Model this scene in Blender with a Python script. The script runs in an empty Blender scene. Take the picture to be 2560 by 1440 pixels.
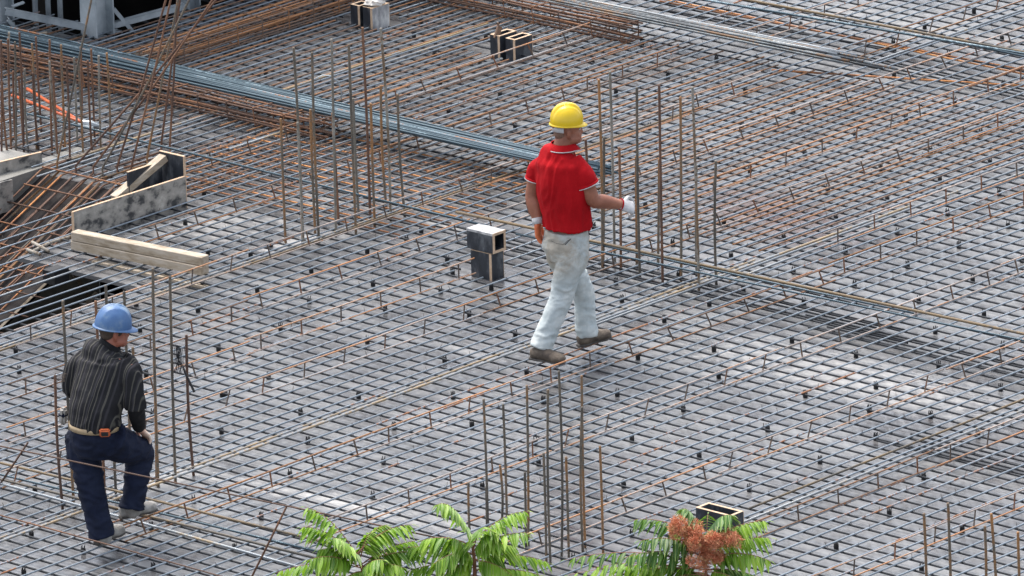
import bpy, bmesh, math, random
from mathutils import Vector, Matrix, noise
random.seed(7)
SC = bpy.context.scene
COL = SC.collection

# ------------------------------------------------------------------ camera
FPX = 22000.0                                   # focal length in photo pixels (2560 wide)
PITCH, ROLL, YAW, DIST = 0.301747529, -0.0290506292, 0.735981239, 63.31722886
F = Vector((math.cos(YAW)*math.cos(PITCH), math.sin(YAW)*math.cos(PITCH), -math.sin(PITCH)))
R0 = Vector((math.sin(YAW), -math.cos(YAW), 0)); U0 = R0.cross(F)
R = R0*math.cos(ROLL)+U0*math.sin(ROLL); U = U0*math.cos(ROLL)-R0*math.sin(ROLL)
CAM = -F*DIST
FH = Vector((math.cos(YAW), math.sin(YAW), 0))  # horizontal view direction
cd = bpy.data.cameras.new('camera'); co = bpy.data.objects.new('camera', cd); COL.objects.link(co)
cd.sensor_width = 36; cd.lens = FPX/2560*36; cd.clip_end = 3000; cd.clip_start = 1
M = Matrix((R, U, -F)).transposed().to_4x4(); M.translation = CAM
co.matrix_world = M; SC.camera = co

# ------------------------------------------------------------------ light
SUN_EL, SUN_AZ = math.radians(66), math.radians(75)     # azimuth measured from +X towards +Y
w = bpy.data.worlds.new('World'); SC.world = w; w.use_nodes = True
nt = w.node_tree; bg = nt.nodes['Background']
sky = nt.nodes.new('ShaderNodeTexSky'); sky.sky_type = 'NISHITA'; sky.sun_disc = False
sky.sun_elevation = SUN_EL; sky.sun_rotation = math.pi/2-SUN_AZ
sky.dust_density = 3.0; sky.air_density = 1.0; sky.ozone_density = 1.0
hs = nt.nodes.new('ShaderNodeHueSaturation'); hs.inputs['Saturation'].default_value = .45; nt.links.new(sky.outputs[0], hs.inputs['Color']); nt.links.new(hs.outputs[0], bg.inputs[0]); bg.inputs[1].default_value = 0.15
sd = bpy.data.lights.new('sun', 'SUN'); sd.energy = 1.5; sd.angle = math.radians(26); sd.color = (1, .95, .88)
so = bpy.data.objects.new('sun', sd); COL.objects.link(so)
sv = Vector((math.cos(SUN_EL)*math.cos(SUN_AZ), math.cos(SUN_EL)*math.sin(SUN_AZ), math.sin(SUN_EL)))
so.rotation_euler = sv.to_track_quat('Z', 'Y').to_euler()
SC.view_settings.view_transform = 'Standard'; SC.view_settings.look = 'None'
SC.view_settings.exposure = 1.4; SC.view_settings.gamma = 1

# ------------------------------------------------------------------ helpers
def at(x, y, z=0.0):
    d = F+R*((x-1280)/FPX)+U*((720-y)/FPX)
    return CAM+d*((z-CAM.z)/d.z)
def ptn(x, y, n):                               # point seen at x,y whose horizontal distance towards the viewer is n
    d = F+R*((x-1280)/FPX)+U*((720-y)/FPX)
    return CAM+d*((-n-CAM.dot(FH))/d.dot(FH))
def nval(p): return -(p.x*FH.x+p.y*FH.y)

def tag(o, label=None, cat=None, group=None, kind=None):
    if label: o['label'] = label
    if cat: o['category'] = cat
    if group: o['group'] = group
    if kind: o['kind'] = kind
    return o
def empty(name, loc, label, cat, group=None):
    o = bpy.data.objects.new(name, None); COL.objects.link(o); o.location = loc; o.empty_display_size = .1
    return tag(o, label, cat, group)

class MB:
    def __init__(s): s.v = []; s.f = []; s.mi = []
    def box(s, c, sz, rot=None, m=0):
        b = len(s.v); rot = rot or Matrix.Identity(3); c = Vector(c)
        for z in (-1, 1):
            for y in (-1, 1):
                for x in (-1, 1):
                    s.v.append(c+rot@Vector((x*sz[0]/2, y*sz[1]/2, z*sz[2]/2)))
        for q in ((0, 2, 3, 1), (4, 5, 7, 6), (0, 1, 5, 4), (2, 6, 7, 3), (0, 4, 6, 2), (1, 3, 7, 5)):
            s.f.append([b+i for i in q]); s.mi.append(m)
        return s
    def tube(s, pts, r, n=6, cap=True, m=0):
        pts = [Vector(p) for p in pts]; b = len(s.v); k = len(pts)
        rr = r if hasattr(r, '__len__') else [r]*k
        t = (pts[1]-pts[0]).normalized()
        a = t.cross(Vector((0, 0, 1)))
        if a.length < 1e-3: a = t.cross(Vector((1, 0, 0)))
        a.normalize()
        for i, p in enumerate(pts):
            t = (pts[min(i+1, k-1)]-pts[max(i-1, 0)])
            if t.length > 1e-9: t.normalize()
            a = (a-t*a.dot(t)).normalized(); c = t.cross(a)
            for j in range(n):
                an = 2*math.pi*j/n
                s.v.append(p+(a*math.cos(an)+c*math.sin(an))*rr[i])
        for i in range(k-1):
            for j in range(n):
                s.f.append([b+i*n+j, b+i*n+(j+1) % n, b+(i+1)*n+(j+1) % n, b+(i+1)*n+j]); s.mi.append(m)
        if cap:
            s.f.append([b+j for j in reversed(range(n))]); s.mi.append(m)
            s.f.append([b+(k-1)*n+j for j in range(n)]); s.mi.append(m)
        return s
    def poly(s, pts, m=0):
        b = len(s.v); s.v += [Vector(p) for p in pts]; s.f.append(list(range(b, b+len(pts)))); s.mi.append(m)
        return s
    def prism(s, pts, h, m=0):                  # extrude polygon downwards by h
        n = len(pts); b = len(s.v); s.v += [Vector(p) for p in pts]+[Vector(p)-Vector((0, 0, h)) for p in pts]
        s.f.append([b+i for i in range(n)]); s.mi.append(m); s.f.append([b+n+i for i in reversed(range(n))]); s.mi.append(m)
        for i in range(n):
            j = (i+1) % n; s.f.append([b+i, b+n+i, b+n+j, b+j]); s.mi.append(m)
        return s
    def build(s, name, mats, parent=None, smooth=False):
        me = bpy.data.meshes.new(name)
        off = parent.matrix_world.translation if False else (Vector(parent.location) if parent and parent.parent is None else
              (Vector(parent.parent.location)+Vector(parent.location) if parent else Vector((0, 0, 0))))
        me.from_pydata([tuple(Vector(v)-off) for v in s.v], [], s.f); me.update()
        for m in (mats if isinstance(mats, (list, tuple)) else [mats]): me.materials.append(m)
        if any(s.mi): me.polygons.foreach_set('material_index', s.mi)
        if smooth: me.polygons.foreach_set('use_smooth', [True]*len(me.polygons))
        o = bpy.data.objects.new(name, me); COL.objects.link(o)
        if parent: o.parent = parent
        return o

# ------------------------------------------------------------------ materials
def nm(name):
    m = bpy.data.materials.new(name); m.use_nodes = True; t = m.node_tree
    return m, t, t.nodes, t.links, t.nodes['Principled BSDF']
def rampn(N, L, src, stops):
    r = N.new('ShaderNodeValToRGB'); e = r.color_ramp.elements
    while len(e) < len(stops): e.new(.5)
    for i, (p, c) in enumerate(stops):
        e[i].position = p; e[i].color = (c[0], c[1], c[2], 1) if hasattr(c, '__len__') else (c, c, c, 1)
    L.new(src, r.inputs[0]); return r
def noisen(N, L, vec, scale, detail=4, rough=.55, dist=0):
    n = N.new('ShaderNodeTexNoise'); n.inputs['Scale'].default_value = scale; n.inputs['Detail'].default_value = detail
    n.inputs['Roughness'].default_value = rough; n.inputs['Distortion'].default_value = dist
    if vec: L.new(vec, n.inputs['Vector'])
    return n
def mapn(N, L, src, sc=(1, 1, 1), loc=(0, 0, 0), rot=(0, 0, 0)):
    m = N.new('ShaderNodeMapping'); m.inputs['Scale'].default_value = sc; m.inputs['Location'].default_value = loc
    m.inputs['Rotation'].default_value = rot; L.new(src, m.inputs[0]); return m.outputs[0]
def mixn(N, L, fac, a, b, mode='MIX'):
    m = N.new('ShaderNodeMixRGB'); m.blend_type = mode
    for i, s in enumerate((fac, a, b)):
        if hasattr(s, 'links') or isinstance(s, bpy.types.NodeSocket): L.new(s, m.inputs[i])
        elif hasattr(s, '__len__'): m.inputs[i].default_value = (s[0], s[1], s[2], 1)
        else: m.inputs[i].default_value = s
    return m.outputs[0]
def mathn(N, L, op, a, b=0.0):
    m = N.new('ShaderNodeMath'); m.operation = op
    for i, s in enumerate((a, b)):
        if isinstance(s, bpy.types.NodeSocket): L.new(s, m.inputs[i])
        else: m.inputs[i].default_value = s
    return m.outputs[0]
def bump(N, L, b, h, strength=.3, dist=.01):
    n = N.new('ShaderNodeBump'); n.inputs['Strength'].default_value = strength; n.inputs['Distance'].default_value = dist
    L.new(h, n.inputs['Height']); L.new(n.outputs[0], b.inputs['Normal'])

def varied(name, cols, scale=6, rough=.6, metal=0, spec=.5, detail=5, bmp=0, bscale=60, stretch=(1, 1, 1), rnd=0.0, bdist=.004):
    m, t, N, L, b = nm(name)
    tc = N.new('ShaderNodeTexCoord'); vec = mapn(N, L, tc.outputs['Object'], stretch)
    n = noisen(N, L, vec, scale, detail, .62)
    fac = n.outputs['Fac']
    if rnd:
        oi = N.new('ShaderNodeObjectInfo')
        fac = mathn(N, L, 'ADD', fac, mathn(N, L, 'MULTIPLY', mathn(N, L, 'SUBTRACT', oi.outputs['Random'], .5), rnd))
    k = len(cols)
    r = rampn(N, L, fac, [(.3+.4*i/(k-1) if k > 1 else .5, c) for i, c in enumerate(cols)])
    L.new(r.outputs[0], b.inputs['Base Color'])
    b.inputs['Roughness'].default_value = rough; b.inputs['Metallic'].default_value = metal
    b.inputs['Specular IOR Level'].default_value = spec
    if bmp:
        n2 = noisen(N, L, vec, bscale, 3); bump(N, L, b, n2.outputs['Fac'], bmp, bdist)
    return m

def steel(name, base, rust, amt, rough=.42, metal=.55, rib=True, rnd=.25):
    m, t, N, L, b = nm(name)
    tc = N.new('ShaderNodeTexCoord'); oi = N.new('ShaderNodeObjectInfo')
    v = N.new('ShaderNodeVectorMath'); v.operation = 'ADD'; L.new(tc.outputs['Object'], v.inputs[0])
    cmb = N.new('ShaderNodeCombineXYZ'); L.new(mathn(N, L, 'MULTIPLY', oi.outputs['Random'], 37.), cmb.inputs[2]); L.new(cmb.outputs[0], v.inputs[1])
    n = noisen(N, L, v.outputs[0], 1.6, 6, .65)
    n2 = noisen(N, L, v.outputs[0], 40, 2, .5)
    f = mathn(N, L, 'ADD', mathn(N, L, 'ADD', n.outputs['Fac'], mathn(N, L, 'MULTIPLY', mathn(N, L, 'SUBTRACT', n2.outputs['Fac'], .5), .35)),
              mathn(N, L, 'MULTIPLY', mathn(N, L, 'SUBTRACT', oi.outputs['Random'], .5), rnd))
    lo = 1-amt
    r = rampn(N, L, f, [(max(0, lo-.16), base[0]), (lo-.03, base[1]), (lo+.05, rust[0]), (min(1, lo+.2), rust[1])])
    L.new(r.outputs[0], b.inputs['Base Color'])
    r2 = rampn(N, L, f, [(max(0, lo-.05), metal), (lo+.06, .0)])
    L.new(r2.outputs[0], b.inputs['Metallic'])
    b.inputs['Roughness'].default_value = rough
    if rib:
        wv = N.new('ShaderNodeTexWave'); wv.bands_direction = 'DIAGONAL'; wv.inputs['Scale'].default_value = 38
        L.new(tc.outputs['Object'], wv.inputs['Vector']); bump(N, L, b, wv.outputs['Fac'], .5, .002)
    return m
RUST = ((.22, .085, .03), (.36, .15, .05)); RUSTD = ((.12, .05, .025), (.2, .085, .04))
M_BAR = steel('rebar_grey', ((.19, .225, .26), (.27, .31, .35)), RUST, .33)
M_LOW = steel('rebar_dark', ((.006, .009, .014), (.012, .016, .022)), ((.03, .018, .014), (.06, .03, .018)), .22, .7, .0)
M_RUST = steel('rebar_rust', ((.11, .075, .058), (.16, .098, .065)), ((.23, .105, .045), (.30, .14, .055)), .5, .7, .05)
M_RUSTD = steel('rebar_dark_rust', ((.07, .038, .025), (.11, .055, .033)), ((.17, .075, .035), (.25, .11, .045)), .45, .75, .05)
M_LOWR = steel('rebar_low_rust', ((.15, .07, .035), (.25, .105, .045)), ((.4, .16, .05), (.5, .22, .07)), .5, .75, .05)
M_THICK = steel('rebar_thick', ((.19, .21, .23), (.27, .29, .3)), ((.27, .2, .12), (.36, .26, .14)), .42)
M_BUND = steel('rebar_bundle', ((.035, .06, .078), (.15, .21, .245)), RUST, .2, .38, .55, rnd=.6)
M_BUND2 = steel('rebar_bundle_worn', ((.04, .045, .05), (.13, .15, .165)), ((.15, .09, .05), (.24, .12, .05)), .40, .42, .5)
M_START = steel('starter_bar', ((.085, .075, .062), (.15, .125, .095)), ((.22, .12, .055), (.34, .16, .055)), .46, .75, .1)
M_STARTC = steel('starter_bar_cement', ((.16, .145, .12), (.27, .25, .215)), ((.14, .10, .065), (.2, .12, .06)), .42, .85, 0)
M_STARTR = steel('starter_bar_rust', ((.09, .05, .035), (.14, .07, .042)), ((.18, .09, .05), (.25, .13, .07)), .42, .8, 0)
M_YEL = steel('rebar_ochre', ((.055, .05, .042), (.095, .08, .062)), ((.15, .10, .045), (.13, .095, .06)), .45, .6, .15)
M_RAIL = steel('chair_steel', ((.26, .22, .2), (.40, .33, .29)), ((.36, .19, .10), (.46, .2, .08)), .48, .6, .2)
M_LEG = steel('chair_leg', ((.08, .06, .05), (.12, .085, .06)), ((.17, .075, .04), (.22, .09, .04)), .45, .8, 0)
M_BLACK = varied('black_plastic', [(.008, .008, .01), (.018, .018, .02)], rough=.5)
M_WIRE = varied('tie_wire', [(.03, .03, .035), (.09, .06, .04)], rough=.6)

def ply_material(name='film_faced_plywood'):
    m, t, N, L, b = nm(name)
    tc = N.new('ShaderNodeTexCoord'); P = tc.outputs['Object']
    sep = N.new('ShaderNodeSeparateXYZ'); L.new(P, sep.inputs[0])
    # sheets 1.25 x 2.5 m
    fx = mathn(N, L, 'FLOOR', mathn(N, L, 'DIVIDE', sep.outputs[0], 1.25)); 
    fy = mathn(N, L, 'FLOOR', mathn(N, L, 'DIVIDE', mathn(N, L, 'ADD', sep.outputs[1], mathn(N, L, 'MULTIPLY', fx, .8)), 2.0))
    cm = N.new('ShaderNodeCombineXYZ'); L.new(fx, cm.inputs[0]); L.new(fy, cm.inputs[1])
    wn = N.new('ShaderNodeTexWhiteNoise'); L.new(cm.outputs[0], wn.inputs['Vector'])
    big = noisen(N, L, mapn(N, L, P, (1, .45, 1)), .9, 4, .6)
    strk = noisen(N, L, mapn(N, L, P, (5, .8, 1), rot=(0, 0, .05)), 1.6, 4, .55)
    fine = noisen(N, L, mapn(N, L, P, (40, 6, 1)), 2.2, 4, .6)
    f = mathn(N, L, 'ADD', mathn(N, L, 'MULTIPLY', big.outputs['Fac'], .5), mathn(N, L, 'MULTIPLY', strk.outputs['Fac'], .38))
    f = mathn(N, L, 'ADD', f, mathn(N, L, 'MULTIPLY', wn.outputs['Value'], .07))
    base = rampn(N, L, f, [(.36, (.085, .083, .086)), (.48, (.14, .139, .14)), (.58, (.19, .19, .19)), (.7, (.27, .268, .26))]).outputs[0]
    dark = noisen(N, L, mapn(N, L, P, (1.5, .7, 1), (3, 1, 0)), 1.9, 7, .7, .6)
    dk = rampn(N, L, dark.outputs['Fac'], [(.52, 0), (.66, .6)])
    base = mixn(N, L, dk.outputs[0], base, (.04, .035, .038))
    # cement dust and cement film: fixed patches on the board
    def mask(x0, y0, x1, y1, half, soft, gain):
        a, c = at(x0, y0), at(x1, y1); mid = (a+c)/2; ln = (c-a).length/2
        ang = math.atan2(c.y-a.y, c.x-a.x)
        mp = N.new('ShaderNodeMapping'); mp.vector_type = 'TEXTURE'
        mp.inputs['Location'].default_value = (mid.x, mid.y, 0); mp.inputs['Rotation'].default_value = (0, 0, ang)
        mp.inputs['Scale'].default_value = (ln+soft, half, 1); L.new(P, mp.inputs[0])
        ln_ = N.new('ShaderNodeVectorMath'); ln_.operation = 'LENGTH'; L.new(mp.outputs[0], ln_.inputs[0])
        nn = noisen(N, L, mapn(N, L, P, (5, 2.2, 1)), 2.4, 7, .72)
        e = mathn(N, L, 'ADD', ln_.outputs['Value'], mathn(N, L, 'MULTIPLY', mathn(N, L, 'SUBTRACT', nn.outputs['Fac'], .5), 3.6))
        return rampn(N, L, e, [(.25, gain*.75), (1.0, 0)]).outputs[0]
    tot = None
    for a in ((1720, 850, 2560, 1050, .5, .3, .75), (470, 1175, 1240, 1345, .16, .2, .8), (610, 630, 900, 575, .14, .1, .85),
              (480, 590, 640, 540, .4, .2, .8), (720, 480, 880, 520, .22, .1, .7), (1520, 675, 1740, 735, .09, .1, .95),
              (200, 1260, 560, 1150, .16, .1, .8), (2040, 20, 2560, 120, .5, .6, .35), (120, 470, 420, 600, .3, .2, .35),
              (1040, 540, 1180, 590, .12, .1, .7), (40, 930, 250, 1080, .12, .1, .35), (1120, 860, 1240, 900, .1, .1, .5)):
        k = mask(*a); tot = k if tot is None else mathn(N, L, 'MAXIMUM', tot, k)
    sp = noisen(N, L, P, 9, 8, .75); spk = rampn(N, L, sp.outputs['Fac'], [(.70, 0), (.74, .7)]).outputs[0]
    tot = mathn(N, L, 'MAXIMUM', tot, spk)
    dust = rampn(N, L, fine.outputs['Fac'], [(.35, (.24, .235, .23)), (.65, (.50, .49, .47))]).outputs[0]
    base = mixn(N, L, tot, base, dust)
    rd = mask(1780, 480, 2080, 600, .55, .4, .55)
    base = mixn(N, L, rd, base, (.17, .075, .055))
    # sheet joints
    def joint(src, per, wdt):
        q = mathn(N, L, 'ABSOLUTE', mathn(N, L, 'SUBTRACT', mathn(N, L, 'FRACT', mathn(N, L, 'DIVIDE', src, per)), .5))
        return mathn(N, L, 'GREATER_THAN', q, .5-wdt/per)
    j = mathn(N, L, 'MAXIMUM', joint(sep.outputs[0], 1.25, .0022), joint(mathn(N, L, 'ADD', sep.outputs[1], mathn(N, L, 'MULTIPLY', fx, .8)), 2.0, .002))
    base = mixn(N, L, mathn(N, L, 'MULTIPLY', j, .8), base, (.02, .018, .018))
    L.new(base, b.inputs['Base Color'])
    rg = rampn(N, L, strk.outputs['Fac'], [(.3, .17), (.7, .36)]).outputs[0]
    rg = mathn(N, L, 'ADD', rg, mathn(N, L, 'MULTIPLY', tot, .25))
    L.new(rg, b.inputs['Roughness']); b.inputs['Specular IOR Level'].default_value = .62
    bump(N, L, b, strk.outputs['Fac'], .1, .01)
    return m
M_PLY = ply_material()
M_PLYP = varied('plywood_mottled', [(.02, .02, .022), (.05, .05, .05), (.24, .225, .2), (.3, .28, .25), (.42, .395, .35)], 9, .7, detail=14, stretch=(1, 1, 1.3))
M_PLYB = varied('plywood_black', [(.008, .01, .014), (.022, .026, .034), (.12, .13, .14)], 11, .45, detail=8, stretch=(1, 1, .5))
M_PLYW = varied('plywood_white_stained', [(.13, .13, .14), (.34, .34, .34), (.62, .61, .58)], 16, .7, detail=8, stretch=(1, 1, .5))
M_PLYD = varied('plywood_dark_worn', [(.012, .011, .012), (.025, .022, .022), (.06, .055, .052)], 3, .8, spec=.08, detail=8)
M_EDGE = varied('plywood_edge', [(.40, .27, .17), (.58, .43, .3)], 30, .8)
M_WOOD = varied('fresh_timber', [(.52, .40, .27), (.70, .57, .41), (.78, .66, .5)], 5, .75, detail=7, stretch=(6, .7, 6), bmp=.3, bscale=30)
M_WOOD2 = varied('fresh_timber_diagonal', [(.17, .125, .08), (.30, .24, .17), (.38, .32, .25), (.44, .38, .31)], 4, .75, detail=9, bmp=.4, stretch=(1.5, 6, 6))
M_CONC = varied('concrete', [(.12, .115, .10), (.20, .195, .18), (.28, .27, .25)], 3, .9, detail=9, bmp=.5, bscale=22, bdist=.01)
M_GALV = varied('galvanised_steel', [(.20, .23, .25), (.32, .36, .385), (.44, .48, .5)], 5, .45, .35, detail=8, rnd=.15)
M_DARK = varied('shade_black', [(.006, .006, .007), (.018, .017, .016)], 2, .95, spec=.1)  # near black, stands in for the shade in the pit and void
M_EARTH = varied('earth', [(.03, .028, .024), (.07, .06, .05)], 1, .95, detail=9)
M_ORNG = varied('orange_paint', [(.34, .06, .018), (.48, .11, .03)], 20, .45, detail=6)
M_BAG = varied('white_bag', [(.55, .5, .44), (.8, .77, .72)], 20, .7)

# ------------------------------------------------------------------ ground and deck
g = MB(); g.poly([(-500, -500, -3.4), (900, -500, -3.4), (900, 900, -3.4), (-500, 900, -3.4)])
tag(g.build('ground', M_EARTH), kind='structure')

NMAX = 7.55
EDGE = NMAX
def corner(y): return (-(EDGE)-y*FH.y)/FH.x     # x on the near diagonal edge for a given y
HX, HY0, HY1 = -1.6, 2.2, 4.78                  # opening: x < HX
RAMPY = 3.8
VX, VY = 2.95, 7.0                              # void behind: x > VX and y > VY
deck = MB()
def zone(pts): deck.prism([(x, y, 0) for x, y in pts], .12)
# near part (y < HY0), cut by the diagonal edge
zone([(corner(HY0), HY0), (corner(-10.5), -10.5), (13, -10.5), (13, HY0)])
zone([(0.05, HY0), (13, HY0), (13, RAMPY), (0.05, RAMPY)])
plat = MB(); plat.prism([(HX, HY0, 0), (.05, HY0, 0), (.05, 3.42, 0), (HX, 3.42, 0)], .03)
tag(plat.build('landing_platform', M_PLY), kind='structure')
zone([(0.05, RAMPY), (13, RAMPY), (13, VY), (0.05, VY)])
zone([(0.05, VY), (VX, VY), (VX, 13), (0.05, 13)])
zone([(-3.0, 4.95), (0.05, 4.95), (0.05, 13), (-3.0, 13)])
tag(deck.build('formwork_deck', M_PLY), kind='structure')

# sloping formwork of the stair, with its side wall
rp = MB(); SL = .44
rp.prism([(0.05, RAMPY, -.001), (0.05, 4.78, -.001), (-4.4, 4.78, -4.45*SL), (-4.4, RAMPY, -4.45*SL)], .03)
ramp = empty('stair_formwork', (0, RAMPY, 0), 'sloping dark plywood stair formwork dropping beside the pale concrete wall', 'stair formwork')
rp.build('ramp_board', M_PLYD, ramp)
ed = MB(); ed.tube([(0, RAMPY-.02, 0), (-4.4, RAMPY-.02, -4.4*SL)], .012, 4); ed.build('edge_batten', M_WOOD2, ramp)

# black walls added below the opening to keep it in shade
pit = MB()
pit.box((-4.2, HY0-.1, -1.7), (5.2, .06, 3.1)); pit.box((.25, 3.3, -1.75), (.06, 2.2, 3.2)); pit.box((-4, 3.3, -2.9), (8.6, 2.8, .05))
tag(pit.build('pit_shade_walls', M_DARK), 'black walls added for shade inside the opening behind the man in the blue helmet', 'shade wall')
bt = MB()
bt.tube([at(150, 835, -.5), at(240, 735, -.35)], .025, 4); bt.tube([at(185, 640, -.15)+Vector((-.1, 0, 0)), at(260, 800, -1.2)], .02, 4)
tag(bt.build('pit_strut', M_WOOD2), 'brown timber struts standing in the dark opening under the steel bars', 'timber strut')
nb = MB(); nb.box((-1.68, 2.95, -.03), (.15, .12, .1)); tag(nb.build('board_clamp', M_BLACK), 'small black clamp on the edge of the platform board over the opening', 'clamp')

# concrete wall beside the stair and its upstand
cw = MB()
cw.box((-1.6, 4.87, -.9), (4.4, .17, 1.9))
tag(cw.build('stair_wall', M_CONC), 'pale concrete wall along the far side of the stair formwork', 'concrete wall')
cw = MB(); cw.box((-.05, 5.75, .02), (.5, 1.5, .1))
tag(cw.build('concrete_upstand', M_CONC), 'low pale concrete upstand with rusty starter bars rising from it', 'concrete upstand')

# ------------------------------------------------------------------ bar helpers
def clipx(y):
    x0 = max(-10.0, (-7.42-y*FH.y)/FH.x); return x0, 12.6
def straight(p, q, r, mat, name, label, cat, group, sides=6, seg=None, wob=.0015, parent=None):
    p = Vector(p); q = Vector(q); L = (q-p).length; seg = seg or max(2, int(L/.9))
    mb = MB(); pts = []
    for i in range(seg+1):
        t = i/seg; c = p.lerp(q, t)
        if 0 < i < seg: c = c+Vector((random.gauss(0, wob), random.gauss(0, wob), random.gauss(0, wob*.6)))
        pts.append(c)
    mb.tube(pts, r, sides)
    o = mb.build(name, mat, parent, True)
    if parent is None: tag(o, label, cat, group)
    return o
BOXES = [(-.05, .2, .12, .48), (4.36, 4.66, 3.85, 4.35), (4.4, 4.7, 5.35, 5.8)]     # x0,x1,y0,y1 kept free of bars
def spans(y, x0, x1):
    out = [(x0, x1)]
    for bx0, bx1, by0, by1 in BOXES:
        if by0-.02 < y < by1+.02:
            n = []
            for a, c in out:
                if a < bx0 < c: n.append((a, bx0-.03)); a = bx1+.03
                if a < c: n.append((a, c))
            out = n
    return out
A_Z, B_Z = .062, .047
GA = 'grey bars of the upper mat layer'
A_MAIN = [3.087, 2.951, 2.803, 2.55, 2.397, 2.272, 2.152, 1.991, 1.889, 1.633, 1.486, 1.359, 1.214, 1.07, .946, .803, .66, .494, .335, .197, .052, -.097,
          -.234, -.369, -.504, -.665, -.806, -.938, -1.04, -1.341, -1.476, -1.613, -1.749, -1.878, -2.049, -2.171, -2.327, -2.483, -2.62, -2.755,
          -2.872, -3.035, -3.197, -3.363, -3.5, -3.63, -3.781, -3.935, -4.081, -4.251, -4.393, -4.56, -4.753, -4.943, -5.117, -5.252, -5.387,
          -5.553, -5.704]
y = -5.704
while y > -8.9: y -= .15; A_MAIN.append(y+random.gauss(0, .006))
y = 3.087; A_UP = []
while y < 12: y += .145; A_UP.append(y+random.gauss(0, .004))
for y in A_MAIN+A_UP:
    x0, x1 = clipx(y)
    if y > VY: x1 = VX+.12+random.uniform(0, .1)
    if 3.85 < y < 4.9: x0 = .0
    elif y > 4.9: x0 = .35 if y < 6.6 else -2.9
    if y > 9.5 and x0 < -1: x0 = -1
    x0 += random.uniform(-.05, .05)
    for a, c in spans(y, x0, x1):
        dy = random.gauss(0, .005)
        straight((a, y+dy, A_Z), (c, y-dy, A_Z), .0064, M_BAR, 'steel_bar', 'slim grey ribbed steel bar of the upper mat, lying from lower left to upper right', 'steel bar', GA)
# overlapping thick bars along the mat
for k, (y, xa, xb, r, mt) in enumerate(((2.69, -2.6, 3.0, .008, M_THICK), (1.822, -4, 1.6, .007, M_THICK), (1.774, -4, 4.2, .008, M_YEL), (-1.111, clipx(-1.1)[0], 1.4, .0065, M_THICK),
        (-1.164, clipx(-1.16)[0], 3.1, .009, M_THICK), (-1.20, -.45, 5.5, .0085, M_THICK), (-1.29, .9, 7.5, .008, M_THICK), (-4.678, -2.9, 1.2, .008, M_YEL), (-4.827, -3.2, 1.0, .0085, M_THICK),
        (3.93, 1.2, 4.3, .008, M_THICK), (4.60, -.2, 5.6, .0085, M_THICK), (4.72, .3, 5.0, .0085, M_THICK), (1.52, 5.9, 9.5, .009, M_THICK), (1.70, 6.3, 11, .008, M_THICK))):
    straight((xa, y, A_Z+.006), (xb, y+random.gauss(0, .01), A_Z+.006), r, mt, 'lap_bar',
             'thicker greyish brown lap bar beside the slim grey bars of the mat', 'steel bar', 'thick lap bars in the upper mat')
# rusty bars between the grey ones
allA = sorted(A_MAIN+A_UP)
for i in range(len(allA)-1):
    y = (allA[i]+allA[i+1])/2
    if y < -1.0: continue
    d = random.gauss(0, .012)
    if y < VY:
        for a, c in spans(y, 1.63+random.gauss(0, .04), 5.5+random.gauss(0, .05)):
            straight((a, y+d, A_Z), (c, y+d, A_Z), .0058, M_RUST, 'rusty_bar', 'orange rusty bar laid between the grey bars of the upper mat', 'steel bar', 'rusty bars between the grey ones')
    elif y < 11 and random.random() < .6:
        straight((1.9, y+d, A_Z), (VX+random.uniform(.0, .15), y+d, A_Z), .0062, M_RUST, 'rusty_bar', 'orange rusty bar end jutting over the dark void beside the steel frame', 'steel bar', 'rusty bars ending over the void')
    if 2.95 < y < 6.9 and random.random() < .65:
        straight((.1+random.gauss(0, .06), y+d, A_Z), (1.5, y+d, A_Z), .0056, M_RUST, 'rusty_bar', 'orange rusty bar behind the plywood panel and its timbers', 'steel bar', 'rusty bars behind the plywood panel')
# lower layer, every 15 cm, running from upper left to lower right
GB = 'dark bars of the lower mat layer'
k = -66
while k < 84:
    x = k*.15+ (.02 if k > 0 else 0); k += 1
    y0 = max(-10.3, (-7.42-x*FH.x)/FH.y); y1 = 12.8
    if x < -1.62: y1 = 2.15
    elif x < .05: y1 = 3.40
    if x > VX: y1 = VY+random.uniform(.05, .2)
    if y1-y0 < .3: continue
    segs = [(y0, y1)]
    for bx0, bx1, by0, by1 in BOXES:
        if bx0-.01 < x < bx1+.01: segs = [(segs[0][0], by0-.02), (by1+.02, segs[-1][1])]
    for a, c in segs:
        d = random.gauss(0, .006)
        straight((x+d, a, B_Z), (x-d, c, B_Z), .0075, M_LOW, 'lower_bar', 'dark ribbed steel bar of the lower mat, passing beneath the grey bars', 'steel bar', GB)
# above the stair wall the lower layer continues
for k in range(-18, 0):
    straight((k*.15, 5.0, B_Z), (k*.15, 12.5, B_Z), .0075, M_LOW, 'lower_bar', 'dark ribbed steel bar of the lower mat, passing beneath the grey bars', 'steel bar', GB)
for k in range(12):
    x = .37+k*.15
    straight((x, 1.35+random.gauss(0, .12), B_Z), (x, 4.1, B_Z), .0065, M_LOWR, 'rusty_lower_bar', 'rusty orange bar of the lower mat near the tall starter bars', 'steel bar', 'rusty bars of the lower mat')
for x, ya, yb in ((-.98, -4.5, -9), (-1.06, -4.3, -8.5), (-1.14, -4.7, -9), (-1.23, -4.4, -9), (.80, -3.0, 1.2), (.72, -2.8, 1.4), (.58, -3.2, 1.0), (.66, -6.5, -2.2),
                  (.45, -6.5, -2.4), (.53, -6, -2.5), (5.95, -3, 3.3), (6.1, -4, 3.0), (6.3, -3.5, 4.2), (6.42, 0.2, 4.9)):
    straight((x, ya, B_Z), (x+random.gauss(0, .02), yb, B_Z-.003), .0075, M_LOW if x != 6.42 else M_LOWR, 'beam_bar', 'thick dark bar in the crowded beam strip under the mat', 'steel bar', 'crowded bars in the beam strips')

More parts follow.
